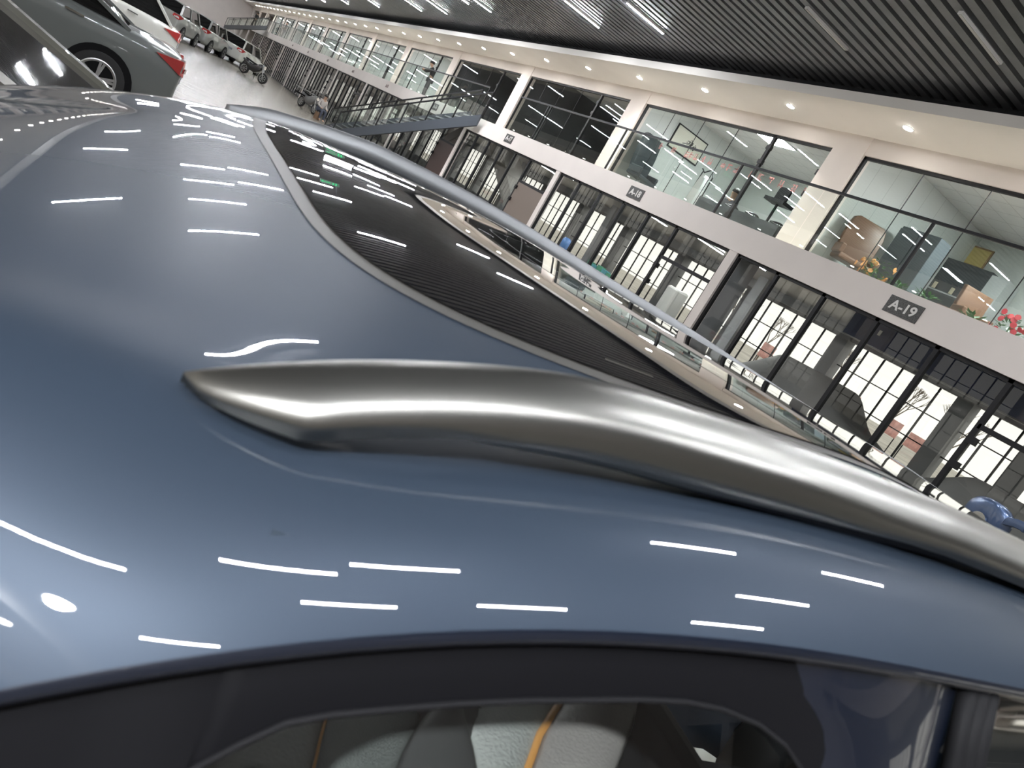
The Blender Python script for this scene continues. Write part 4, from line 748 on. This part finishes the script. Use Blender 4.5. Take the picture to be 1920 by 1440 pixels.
# ------------------------------------------------------------------ people
SKIN = mat('skin', (.42, .27, .19), .5); HAIR = mat('hair', (.015, .013, .012), .6); BLACKC = mat('cloth_black', (.018, .018, .02), .8); GREYC = mat('cloth_grey', (.10, .10, .11), .8); PALEC = mat('cloth_pale', (.45, .42, .40), .8); JEANS = mat('cloth_jeans', (.06, .07, .10), .8)
def person(label, loc, rz, pose, top, bottom):
    """one continuous skinned body; jacket, trousers and hair are its children"""
    root = empty('person', loc, label, 'person', rz=rz)
    J = dict(pelvis=(0, 0, .93), waist=(0, .01, 1.08), chest=(0, .0, 1.30), neck=(0, .0, 1.46), head=(0, .03, 1.60), crown=(0, .03, 1.70),
             shl=(-.18, 0, 1.40), ell=(-.24, .03, 1.13), wrl=(-.23, .20, .98), hal=(-.22, .27, .95), shr=(.18, 0, 1.40), elr=(.24, .03, 1.13), wrr=(.23, .20, .98), har=(.22, .27, .95),
             hil=(-.10, 0, .88), knl=(-.11, .02, .49), anl=(-.11, -.01, .08), tol=(-.11, .15, .04), hir=(.10, 0, .88), knr=(.11, .02, .49), anr=(.11, -.01, .08), tor=(.11, .15, .04))
    if pose == 'lean': J.update(chest=(0, .10, 1.27), neck=(0, .17, 1.41), head=(0, .24, 1.52), crown=(0, .27, 1.62), shl=(-.19, .12, 1.36), shr=(.19, .12, 1.36), ell=(-.26, .26, 1.16), elr=(.26, .26, 1.16), wrl=(-.18, .46, 1.14), wrr=(.18, .46, 1.14), hal=(-.12, .53, 1.15), har=(.12, .53, 1.15))
    if pose == 'sit': 
        J.update(knl=(-.12, .42, .93), knr=(.12, .42, .93), anl=(-.12, .44, .50), anr=(.12, .44, .50), tol=(-.12, .58, .46), tor=(.12, .58, .46), hil=(-.10, .02, .92), hir=(.10, .02, .92), wrl=(-.18, .33, 1.04), wrr=(.18, .33, 1.04), hal=(-.15, .40, 1.04), har=(.15, .40, 1.04))
    if pose == 'walk': J.update(knl=(-.11, .16, .50), anl=(-.11, .20, .09), tol=(-.11, .36, .05), knr=(.11, -.06, .48), anr=(.11, -.26, .13), tor=(.11, -.14, .05), ell=(-.24, -.10, 1.14), wrl=(-.22, -.12, .92), hal=(-.22, -.10, .84))
    RAD = dict(pelvis=.15, waist=.135, chest=.165, neck=.058, head=.098, crown=.07, sh=.075, el=.046, wr=.033, ha=.042, hi=.095, kn=.062, an=.042, to=.038)
    E_ = [('pelvis', 'waist'), ('waist', 'chest'), ('chest', 'neck'), ('neck', 'head'), ('head', 'crown')]
    for s in 'lr': E_ += [('chest', 'sh' + s), ('sh' + s, 'el' + s), ('el' + s, 'wr' + s), ('wr' + s, 'ha' + s), ('pelvis', 'hi' + s), ('hi' + s, 'kn' + s), ('kn' + s, 'an' + s), ('an' + s, 'to' + s)]
    def skin(name, keys, edges, material, par, grow=0.0, rootk=None):
        me = bpy.data.meshes.new(name); me.from_pydata([J[k] for k in keys], [(keys.index(a), keys.index(b)) for a, b in edges if a in keys and b in keys], [])
        o = bpy.data.objects.new(name, me); COL.objects.link(o); o.parent = par; me.materials.append(material)
        md = o.modifiers.new('skin', 'SKIN'); md.use_smooth_shade = True
        for i, k in enumerate(keys):
            r = RAD.get(k, RAD.get(k[:-1], .05)) + grow; me.skin_vertices[0].data[i].radius = (r, r * (.72 if k in ('chest', 'waist', 'pelvis') else 1)); me.skin_vertices[0].data[i].use_root = (k == (rootk or keys[0]))
        sd = o.modifiers.new('sub', 'SUBSURF'); sd.levels = sd.render_levels = 1; return o
    keys = list(J); b = skin('body', keys, E_, SKIN, root, rootk='pelvis')
    skin('jacket', ['pelvis', 'waist', 'chest', 'shl', 'ell', 'wrl', 'shr', 'elr', 'wrr'], E_, top, root, .016, 'chest')
    skin('trousers', ['pelvis', 'hil', 'knl', 'anl', 'hir', 'knr', 'anr'], E_, bottom, root, .014, 'pelvis')
    h = MB(); c = Vector(J['head']) + (Vector(J['crown']) - Vector(J['head'])) * .45 + Vector((0, -.02, .012))
    h.loft([[c + Vector((math.cos(2 * math.pi * k / 14) * .108 * math.sin(t), math.sin(2 * math.pi * k / 14) * .118 * math.sin(t) - .01 * math.cos(t), .115 * math.cos(t))) for k in range(14)] for t in np.linspace(.05, 1.75, 8)], True, True)
    h.build('hair', HAIR, root, smooth=True)
    f = MB(); hd = Vector(J['head']); f.bar(hd + Vector((0, .09, .02)), hd + Vector((0, .115, -.02)), .022); f.build('nose', SKIN, b)
    return root
person('person in black top leaning on the balcony handrail above the stairs', (11.25, 35.6, 3.45), math.radians(78), 'lean', BLACKC, GREYC)
person('person in black walking down the distant stair flight', (9.55, 93.4, 3.08), math.radians(35), 'walk', BLACKC, BLACKC)
person('person standing on the far balcony by the head of the distant stairs', (11.3, 84, 3.45), math.radians(80), 'stand', BLACKC, GREYC)
person('person in pale top sitting by the foot of the staircase', (8.75, 41.9, -.38), math.radians(200), 'sit', PALEC, JEANS)
MB_ = MB().disc((8.75, 41.9, 0), .17, (0, 0, 1), .38, 20); tag(MB_.build('stool', mat('stool_wood', (.20, .12, .07), .5), bevel=.01), 'low round stool under the person by the stair foot', 'stool')

# ------------------------------------------------------------------ motorcycles
def motorbike(name, label, loc, rz, pal, cargo=False):
    root = empty(name, loc, label, 'motorcycle', rz=rz)
    for nm, x in (('front_wheel', .68), ('rear_wheel', -.62)):
        wheel(root, (x, 0, .30), .30, .11, (0, -1, 0), 7)
    MB().tube([(.68, .06, .30), (.50, .06, .78), (.42, .06, 1.0)], .022).tube([(.68, -.06, .30), (.50, -.06, .78), (.42, -.06, 1.0)], .022).build('fork', ALLOY, root)
    MB().tube([(.40, -.36, 1.06), (.44, -.15, 1.02), (.44, .15, 1.02), (.40, .36, 1.06)], .016).build('handlebar', RUB, root)
    b = MB(); b.loft([[(x, y * w, z0 + (z1 - z0) * (.5 + .5 * zz)) for y, zz in ((-1, -.6), (-1, .6), (-.5, 1), (.5, 1), (1, .6), (1, -.6), (.5, -1), (-.5, -1))] for x, w, z0, z1 in ((.44, .06, .70, .98), (.30, .15, .52, .96), (.05, .17, .34, .84), (-.25, .15, .36, .74), (-.60, .14, .60, .80), (-.86, .07, .72, .82))], True, True)
    b.build('fairing', pal, root, smooth=True)
    s = MB(); s.loft([[(x, y * w, z + t * zz) for y, zz in ((-1, 0), (-.7, 1), (.7, 1), (1, 0), (.7, -.4), (-.7, -.4))] for x, w, z, t in ((.08, .09, .83, .03), (-.2, .14, .80, .06), (-.5, .14, .83, .06), (-.72, .10, .86, .05))], True, True); s.build('seat', RUB, root, smooth=True)
    MB().disc((.54, 0, .86), .09, (1, 0, .1), .05, 16).build('headlamp', mat('clear_lens', (.75, .7, .65), .1), root)
    MB().bar((.05, .08, .28), (.0, .26, .02), .02).build('side_stand', RUB, root)
    if cargo:
        MB().tube([(-.9, -.45, .95), (.2, -.45, 1.0), (.55, -.4, 1.25)], .022).tube([(-.9, .45, .95), (.2, .45, 1.0), (.55, .4, 1.25)], .022).tube([(.55, -.4, 1.25), (.55, .4, 1.25)], .022).build('rail_frame', ALLOY, root)
        MB().box((-.95, -.42, .62), (-.35, .42, .70)).build('carrier', RUB, root)
    return root
BIKEP = mat('bike_black', (.02, .02, .022), .25, coat=1); BIKEG = mat('bike_grey', (.18, .18, .18), .3, coat=1)
motorbike('motorcycle', 'black motorcycle standing in the aisle below the white estate car', (5.9, 48.2, 0), math.radians(-40), BIKEP)
motorbike('cargo_motorcycle', 'grey motorcycle with pale tube frame parked before the far shop fronts', (8.9, 46.0, 0), math.radians(-62), BIKEG, True)
for i, (x, y_, c_) in enumerate(((11.6, 55.5, BIKEP), (11.9, 58.0, BIKEG), (11.5, 62.5, BIKEP), (11.8, 65.5, BIKEG), (11.8, 48.2, BIKEP))):
    motorbike('motorcycle', ['black motorcycle behind far shop glass, left of the cargo motorcycle', 'grey motorcycle inside the far shop between two black ones', 'black motorcycle deepest but one inside the far shops', 'grey motorcycle deepest inside the far shops', 'black motorcycle inside the shop next to the staircase foot'][i], (x, y_, 0), math.radians(80 + 15 * i), c_)

# ------------------------------------------------------------------ inside shop A-19: covered cars, blue roll-up screen
COVER = mat('dust_cover_grey', (.17, .165, .155), .55, bump=(9, .35))
def cover(label, y0, y1, x0, x1, zt, front):
    P = []; n = 26
    for i in range(n):
        f = i / (n - 1); y = y0 + (y1 - y0) * f
        h = float(np.interp(f, [0, .04, .12, .26, .40, .72, .86, .97, 1], [.02, .55, .62, .72, 1, .98, .72, .55, .02])) * zt
        row = []
        for j in range(15):
            g = j / 14; s = math.sin(math.pi * g); x = x0 + (x1 - x0) * g
            row.append((x + .03 * math.sin(9 * f + 5 * g), y + .02 * math.sin(14 * g), max(.02, h * min(1, (s * 1.9)) ** .5 if 0 < g < 1 else .02)))
        P.append(row)
    o = MB().grid(P).build('covered_car', COVER, smooth=True, subsurf=1); return tag(o, label, 'covered car', 'cars under dust covers')
cover('car under a grey dust cover, nearest the glass door of shop A-19', 3.0, 7.2, 11.9, 13.8, 1.62, 0)
cover('car under a grey dust cover at the far end of shop A-19', 7.6, 11.7, 12.0, 13.9, 1.78, 0)
cover('car under a grey dust cover in the shop to the right of A-19', -1.8, 2.7, 12.2, 14.1, 1.62, 0)
bl = empty('roller_screen', (12.4, 7.0, 2.95), 'rolled navy blue screen under the ceiling of shop A-19', 'screen')
MB().box((-.02, -3.4, -.30), (.02, 2.6, .22)).build('fabric', mat('navy_fabric', (.03, .045, .11), .6), bl)
for y_ in (1.9, -1.0, -2.2): MB().box((-.03, y_ - .03, -.08), (-.021, y_ + .03, .02)).build('clip', mat('lamp_white', (.8, .8, .8), .4), bl)
# inner columns and beam of the ground floor shops
ic = MB()
for k in range(-2, 12): ic.box((15.2, Y0 + 8 * k + 3.1, 0), (15.5, Y0 + 8 * k + 3.45, 3.2))
ic.box((17.0, YB, 2.95), (17.2, YE, 3.44))
struct('wall_inner_columns', ic, GREYWALL, label='grey inner columns and beam behind the shop fronts', cat='column')
# slanted stair underside inside A-17
sb = empty('inner_stair', (0, 0, 0), 'grey slanted inner stair seen through the glass of shop A-17', 'stairs')
MB().hexa([(12.1, 21.6, .3), (13.0, 21.6, .3), (13.0, 22.5, .3), (12.1, 22.5, .3)], [(12.1, 27.2, 3.19), (13.0, 27.2, 3.19), (13.0, 28.6, 3.19), (12.1, 28.6, 3.19)]).build('stair_flight', mat('stair_plaster', (.20, .19, .175), .6), sb)
# partition behind the A-18 / A-19 column
struct('wall_shop_divider', MB().box((XB + .25, Y0 - .06, 0), (11.5, Y0 + .06, 3.2)), GREYWALL, label='grey dividing wall between shops A-18 and A-19', cat='wall')
wd = empty('water_dispenser', (11.35, 18.3, 0), 'water dispenser with a blue bottle behind the glass of shop A-18', 'water dispenser')
MB().box((-.16, -.16, .0), (.16, .16, 1.02)).build('cabinet', mat('dispenser_white', (.55, .60, .62), .4), wd, bevel=.02)
MB().tube([(0, 0, 1.02), (0, 0, 1.08), (0, 0, 1.13), (0, 0, 1.42), (0, 0, 1.48)], [.05, .06, .135, .135, .08], 20).build('bottle', mat('bottle_blue', (.10, .24, .55), .08, coat=1), wd, smooth=True)
bx = empty('water_heater', (12.6, 14.55, 1.05), 'white wall boiler cabinet beyond the door of shop A-18', 'water heater')
MB().box((-.2, -.24, 0), (.2, .24, .74)).build('case', mat('heater_white', (.72, .72, .68), .35), bx, bevel=.06); MB().box((-.1, -.12, -1.05), (.1, .12, .0)).build('stand', GREYWALL, bx)
gb = empty('counter', (12.2, 17.2, 0), 'low counter with green packets inside shop A-18', 'counter')
MB().box((-.3, -.7, 0), (.3, .7, 1.12)).build('cabinet', mat('counter_grey', (.30, .33, .34), .4), gb)
for i in range(5):
    o = MB().box((-.08, -.11, 0), (.08, .11, .10 + .03 * (i % 3))).build('packet', mat('packet_green%d' % (i % 2), ((.10, .34, .20), (.12, .38, .42))[i % 2], .4)); o.location = (12.15, 16.75 + .27 * i, 1.121); tag(o, '%s green packet on the low counter of shop A-18, counted from the right' % ordn(i), 'packet', 'green packets on the counter')
# framed board inside the shop by the stairs
fb = empty('framed_board', (12.0, 31.2, 1.55), 'framed brown board inside the shop behind the stairs', 'picture')
MB().box((-.02, -.22, -.4), (.02, .22, .4)).build('frame', FRAME, fb); MB().box((-.026, -.17, -.35), (-.02, .17, .35)).build('panel', mat('board_brown', (.15, .10, .08), .5), fb)
for x0 in (11.99,):
    MB_ = MB().box((12.021, 30.3, 0), (12.06, 32.6, 3.15)); struct('wall_board', MB_, mat('brown_wall', (.13, .10, .09), .6), label='brown wall panel behind the framed board', cat='wall')

# ------------------------------------------------------------------ upper offices
def office_chair(label, loc, rz, material, w=.62, hgt=1.25, soft=True):
    root = empty('office_chair', loc, label, 'chair', rz=rz); h0 = .46
    MB().loft([[(x * w / 2, y, h0 + z) for x, y, z in ((-1, -.26, 0), (1, -.26, 0), (1, .28, 0), (-1, .28, 0))], [(x * w / 2, y, h0 + z) for x, y, z in ((-1, -.26, .12), (1, -.26, .12), (1, .28, .12), (-1, .28, .12))]], True, True).build('seat', material, root, bevel=.04)
    bk = MB(); bk.loft([[(x * w / 2 * k, -.26 - d + t, h0 + z) for x, t in ((-1, 0), (-.5, .05), (.5, .05), (1, 0), (1, .14), (-1, .14))] for z, k, d in ((.08, .9, 0), (.35, 1, .04), (.75, 1.02, .08), (hgt - .52, .92, .12), (hgt - .46, .7, .12))], True, True); bk.build('backrest', material, root, smooth=True, bevel=.02)
    for s in (-1, 1): MB().box((s * w / 2 - .05, -.2, h0 + .1), (s * w / 2 + .05, .24, h0 + .30)).build('armrest', material, root, bevel=.03)
    MB().disc((0, 0, .06), .03, (0, 0, 1), h0 - .06, 12).build('column', ALLOY, root)
    for k in range(5):
        a = 2 * math.pi * k / 5; MB().bar((0, 0, .08), (.30 * math.cos(a), .30 * math.sin(a), .04), .05, .04).build('base_leg', RUB, root)
    return root
DKLEA = mat('leather_charcoal', (.035, .045, .052), .4); BRLEA = mat('leather_tan', (.17, .095, .06), .42)
office_chair('large charcoal leather armchair against the far left wall of the A-18 office', (12.75, 18.75, 3.451), math.radians(200), DKLEA, .95, 1.72)
office_chair('tan high-back leather chair at the left of the A-19 office', (12.85, 10.75, 3.451), math.radians(150), BRLEA, .80, 1.45)
office_chair('smaller tan chair near the middle of the A-19 office', (14.4, 8.9, 3.451), math.radians(150), BRLEA, .6, 1.05)
def desk(label, loc, lx, ly, hgt, material):
    root = empty('desk', loc, label, 'desk'); MB().box((-lx / 2, -ly / 2, hgt - .05), (lx / 2, ly / 2, hgt)).build('desk_top', material, root)
    MB().box((-lx / 2, -ly / 2, 0), (-lx / 2 + .04, ly / 2, hgt - .05)).build('front_panel', material, root)
    for s in (-1, 1): MB().box((-lx / 2 + .04, s * (ly / 2 - .05) - .03, 0), (lx / 2, s * (ly / 2 - .05) + .03, hgt - .05)).build('side_panel', material, root)
    return root
DKW = mat('desk_dark', (.03, .033, .036), .35)
desk('dark low tea table along the glass of the A-18 office', (12.55, 13.9, 3.451), .6, 2.9, .58, DKW)
for i, y_ in enumerate((14.9, 14.1, 13.2)):
    root = empty('slatted_armchair', (13.2, y_, 3.451), 'dark slatted armchair at the tea table, %s from the left' % ordn(i), 'chair', 'slatted chairs at the tea table')
    MB().box((-.25, -.25, .36), (.25, .25, .42)).build('seat', DKW, root)
    pts = [(-.26 + .52 * k / 8, .27 - .10 * math.sin(math.pi * k / 8), .74 + .06 * math.sin(math.pi * k / 8)) for k in range(9)]
    MB().tube([(-.27, -.2, .66)] + pts + [(.27, -.2, .66)], .022).build('top_rail', DKW, root)
    for k in range(0, 9, 1): MB().bar((pts[k][0], pts[k][1], .42), pts[k], .02).build('slat', DKW, root)
    for sx in (-1, 1):
        for sy in (-1, 1): MB().box((sx * .22 - .02, sy * .22 - .02, 0), (sx * .22 + .02, sy * .22 + .02, .36)).build('leg', DKW, root)
person('person with dark hair seated at the tea table of the A-18 office', (13.55, 15.75, 3.02), math.radians(100), 'sit', GREYC, JEANS)
cr_ = empty('hat_stand', (13.2, 16.75, 3.451), 'thin black wire clothes rack with a pale coat in the A-18 office', 'rack')
MB().tube([(0, -.3, 0), (0, -.28, 1.3), (0, -.12, 1.5), (0, .15, 1.36), (0, .3, 1.45)], .018).tube([(0, .28, 0), (0, .22, 1.38)], .016).build('rack_frame', FRAME, cr_); MB().loft([[(x, y_, z) for x, y_ in ((-.08, -.13 * k), (.08, -.13 * k), (.08, .16 * k), (-.08, .16 * k))] for z, k in ((.45, 1.1), (.9, 1), (1.22, .7), (1.3, .2))], True, True).build('coat', mat('coat_pale', (.55, .56, .55), .8), cr_)
mn = empty('wall_monitor', (14.3, 15.0, 5.0), 'black screen on an arm seen through the A-18 office glass', 'monitor')
MB().box((-.03, -.22, 0), (.03, .22, .36)).build('screen', RUB, mn, bevel=.01); MB().box((-.2, -.36, -.1), (.2, .36, -.01)).build('tray', FRAME, mn); MB().bar((0, 0, -.1), (0, 0, -1.549), .05).build('stand_pole', FRAME, mn)
# painting on the partition of A-18
YP = Y0 + 7.83
pa = empty('framed_painting', (14.05, YP - .001, 5.62), 'framed ink painting of a small tree on the A-18 office partition', 'picture')
MB().box((-.66, -.035, -.37), (.66, 0, .37)).build('frame', FRAME, pa); MB().box((-.62, -.04, -.33), (.62, -.035, .33)).build('paper', mat('paper_cream', (.62, .62, .54), .7), pa)
ink = MB(); rnd = random.Random(3)
for k in range(70): a, r = rnd.uniform(0, 6.3), rnd.uniform(0, .17) ; x, z = .12 + r * math.cos(a) * 1.2, .05 + r * math.sin(a) * .8; ink.box((x - .016, -.043, z - .012), (x + .016, -.04, z + .012))
ink.bar((-.22, -.042, -.05), (.05, -.042, .06), .02, .004, (0, 1, 0)); ink.bar((.05, -.042, .06), (.2, -.042, -.08), .014, .004, (0, 1, 0))
ink.build('ink_tree', mat('ink', (.05, .055, .05), .8), pa)
# red lettering stuck along the upper glass of A-18: small brush-like red marks
redm = empty('window_slogan', (XW + .07, 14.9, 4.82), 'row of small red characters stuck on the A-18 office glass', 'lettering'); rnd = random.Random(11)
REDL = mat('red_vinyl', (.55, .24, .23), .5)
for gy in (2.65, 2.05, 1.45, 1.25, 1.05, .75, .45, -.05, -.28, -.55, -1.1, -1.4, -1.75, -2.1, -2.5, -2.85):
    g = MB()
    for k in range(5):
        if rnd.random() < .55: z = rnd.uniform(-.075, .075); g.box((-.004, gy - .075, z - .009), (0, gy + .075, z + .009))
        else: y_ = gy + rnd.uniform(-.07, .07); g.box((-.004, y_ - .009, -.085), (0, y_ + .009, .085))
    g.build('character', REDL, redm)
# A-19 office
cb = empty('filing_cabinet', (14.1, 10.55, 3.451), 'tall blue-grey metal cabinet behind the tan chair in the A-19 office', 'cabinet')
CABM = mat('cabinet_bluegrey', (.12, .14, .155), .4)
for i in range(2):
    MB().box((-.22, -.50 + .5 * i, 0), (.22, -.02 + .5 * i, 1.75)).build('cabinet_door', CABM, cb, bevel=.012)
MB().box((-.2, -.48, 1.75), (.2, .46, 1.80)).build('cabinet_top', CABM, cb)
bk = empty('bookcase', (16.6, 11.0, 3.451), 'dark glazed bookcase with pale side panels in the A-19 office', 'bookcase')
MB().box((-.25, -.75, 0), (.25, .95, 2.05)).build('carcass', mat('bookcase_dark', (.05, .055, .06), .35), bk)
for y_ in (-.95, 1.15): MB().box((-.25, y_ - .2, 0), (.27, y_ + .2, 2.0)).build('side_panel', mat('bookcase_pale', (.45, .47, .47), .4), bk)
for z in (.7, 1.25): MB().box((-.27, -.7, z), (-.25, .9, z + .03)).build('shelf', mat('bookcase_pale', (.45, .47, .47), .4), bk)
for y_ in (-.2, .25): MB().loft([[(-.31 + .03 * math.cos(a), y_ + .05 * math.sin(a), z) for a in np.linspace(0, 5.5, 8)] for z in (1.28, 1.36, 1.43)], True, True).build('ornament', mat('ornament_gold', (.45, .40, .28), .4), bk)
yp_ = empty('plaque', (16.97, 12.1 - .9, 5.85), 'yellow framed plaque above the bookcase in the A-19 office', 'plaque')
MB().box((-.03, -.28, -.24), (0, .28, .24)).build('frame', mat('plaque_frame', (.30, .20, .10), .5), yp_); MB().box((-.035, -.24, -.2), (-.03, .24, .2)).build('panel', mat('plaque_yellow', (.60, .48, .18), .5), yp_)
LEAF = mat('leaf_green', (.06, .17, .06), .5); POT = mat('pot_pale', (.55, .52, .46), .5)
def plant(label, loc, hgt, n, flower=None, spread=.22):
    root = empty('potted_plant', loc, label, 'plant'); MB().disc((0, 0, 0), .13, (0, 0, 1), .24, 18, .17).build('pot', POT, root); rnd = random.Random(int(loc[1] * 100)); lf = MB(); fl = MB()
    for k in range(n):
        a = rnd.uniform(0, 6.3); r = rnd.uniform(.3, 1) * spread; z = .22 + hgt * rnd.uniform(.25, 1); c = Vector((r * math.cos(a), r * math.sin(a), z)); d = Vector((math.cos(a), math.sin(a), rnd.uniform(-.4, .7))).normalized(); s = d.cross(Vector((0, 0, 1))).normalized() * .03; L = rnd.uniform(.10, .18)
        lf.add([c, c + d * L * .5 + s, c + d * L, c + d * L * .5 - s], [(0, 1, 2, 3)])
        if flower and k % 4 == 0: fl.disc(c + d * L, .035, d, .02, 8, .05)
    lf.build('foliage', LEAF, root)
    MB().bar((0, 0, .2), (0, 0, .22 + hgt * .7), .02).build('stem', LEAF, root)
    if flower: fl.build('blossom', flower, root)
ORF = mat('flower_orange', (.75, .35, .12), .5); RDF = mat('flower_red', (.62, .05, .08), .5)
plant('green plant with orange flowers at the foot of the A-19 office glass', (12.45, 9.85, 3.451), .45, 90, ORF)
plant('low green plant just right of the orange-flowered one in the A-19 office', (12.4, 9.18, 3.451), .22, 60, None, .15)
plant('low leafy plant in the middle of the A-19 office glass', (12.4, 8.55, 3.451), .20, 60, None, .15)
plant('low leafy plant near the right edge of the A-19 office glass', (12.4, 7.62, 3.451), .16, 60, None, .15)
plant('red and white flowering plant at the right edge of the A-19 office', (12.4, 7.0, 3.451), .36, 60, RDF)
bd = tag(MB().box((-.45, -.6, 0), (.45, .6, .42)).build('low_table', mat('table_red_wood', (.22, .11, .085), .4), bevel=.02), 'low reddish wooden table among the plants of the A-19 office', 'table'); bd.location = (13.25, 8.0, 3.451)

# ------------------------------------------------------------------ blue scooter shell beyond the far rail
BLUE2 = carpaint('scooter_blue', (.08, .12, .22), .5, .3)
bs = empty('scooter', (9.05, 4.05, 0), 'glossy blue scooter front shell peeping over the far roof rail at right', 'scooter', rz=math.radians(0))
f = MB(); f.loft([[(x, y_ * w, z) for y_, x in ((-1, .06), (-.6, -.02), (0, -.07), (.6, -.02), (1, .06), (.5, .16), (-.5, .16))] for z, w in ((.55, .20), (.95, .26), (1.2, .31), (1.36, .33), (1.46, .28), (1.53, .12))], True, True); f.build('front_shell', BLUE2, bs, smooth=True, subsurf=1)
for s in (-1,): MB().loft([[(.0 + dx, s * y_, z + dz) for dx, dz in ((-.05, -.04), (.05, -.04), (.06, .05), (-.05, .06))] for y_, z in ((.2, 1.38), (.3, 1.42), (.38, 1.43), (.41, 1.42))], True, True).build('mirror', BLUE2, bs, smooth=True, bevel=.01)
MB().disc((-.09, 0, 1.25), .085, (-1, 0, 0), .03, 18).build('headlamp', CHROME, bs)
wheel(bs, (-.02, 0, .25), .25, .1, (0, -1, 0)); wheel(bs, (1.15, 0, .25), .25, .1, (0, -1, 0))
MB().box((.1, -.16, .3), (.5, .16, .38)).box((.5, -.2, .3), (1.35, .2, .72)).build('body', BLUE2, bs, bevel=.05); MB().box((.5, -.17, .72), (1.3, .17, .80)).build('seat', RUB, bs, bevel=.03); MB().bar((.05, 0, .3), (.02, 0, .7), .1).build('steering_column', RUB, bs)

# ------------------------------------------------------------------ exit sign mirrored in the roof glass
ex = empty('exit_sign', (4.45, 20.6, 5.75), 'small green emergency exit sign hanging from the slatted ceiling', 'sign')
MB().box((-.3, -.02, 0), (.3, .02, .22)).build('sign_box', mat('exit_dark', (.02, .05, .03), .4), ex)
MB().box((-.24, -.026, .09), (.02, -.02, .13)).box((-.26, -.026, .07), (-.2, -.02, .15)).box((.08, -.026, .05), (.13, -.02, .17)).box((.17, -.026, .05), (.22, -.02, .17)).build('pictogram', emis('exit_green', (.1, .9, .35), .45), ex)
MB().bar((-.2, 0, .22), (-.2, 0, ZC - 5.75), .015).bar((.2, 0, .22), (.2, 0, ZC - 5.75), .015).build('hanger', FRAME, ex)

# ------------------------------------------------------------------ outside the rear windows
tag(MB().box((18.9, -40, -.2), (90, 170, -.05)).build('ground_outside', mat('outside_ground', (.40, .38, .34), .9, noise=(.3, .2))), 'pale open ground outside the rear windows', 'ground', kind='structure')
tag(MB().box((-60, -40, -.2), (-7.8, 170, -.05)).build('ground_outside', mat('outside_ground', (.40, .38, .34), .9)), 'pale open ground outside the left windows', 'ground', kind='structure')
BAN = mat('banner_red', (.62, .33, .30), .7, noise=(3, .25)); TRUNK = mat('bare_trunk', (.16, .13, .10), .9)
rnd = random.Random(5)
for i, y_ in enumerate((19.5, 21.6, 23.7, 26.0, 28.3, 30.8)):
    root = empty('banner', (34 + i % 2, y_, -.05), 'faded red banner stand outside the rear windows, %s from the right' % ordn(i), 'banner', 'red banners outside')
    MB().box((-.03, -.5, .9), (.03, .5, 1.6 + .1 * (i % 3))).build('cloth', BAN, root); MB().box((-.02, -.5, 0), (.02, -.46, .9)).box((-.02, .46, 0), (.02, .5, .9)).build('feet', FRAME, root)
for i in range(9):
    root = empty('bare_tree', (40 + rnd.uniform(0, 12), 4 + 5.2 * i + rnd.uniform(-1, 1), -.05), 'bare leafless tree outside the rear windows, %s from the right' % ordn(i), 'tree', 'bare trees outside')
    b = MB()
    def grow(p, d, L, r, dep):
        q = p + d * L; b.tube([p, q], [r * .7, r * .5], 5, False)
        if dep:
            for _ in range(3): grow(q, (d + Vector((rnd.uniform(-.6, .6), rnd.uniform(-.6, .6), rnd.uniform(-.1, .5)))).normalized(), L * .7, r * .6, dep - 1)
    grow(Vector((0, 0, 0)), Vector((0, 0, 1)), 1.6, .12, 4); b.build('branches', TRUNK, root)
ob = empty('shed', (62, 12, -.05), 'long low pale building far outside the rear windows', 'building'); MB().box((0, -12, 0), (8, 14, 3.2)).build('walls', mat('shed_wall', (.55, .55, .53), .8), ob); MB().box((-.3, -12.3, 3.2), (8.3, 14.3, 3.5)).build('shed_roof', mat('shed_blue', (.30, .38, .48), .6), ob)
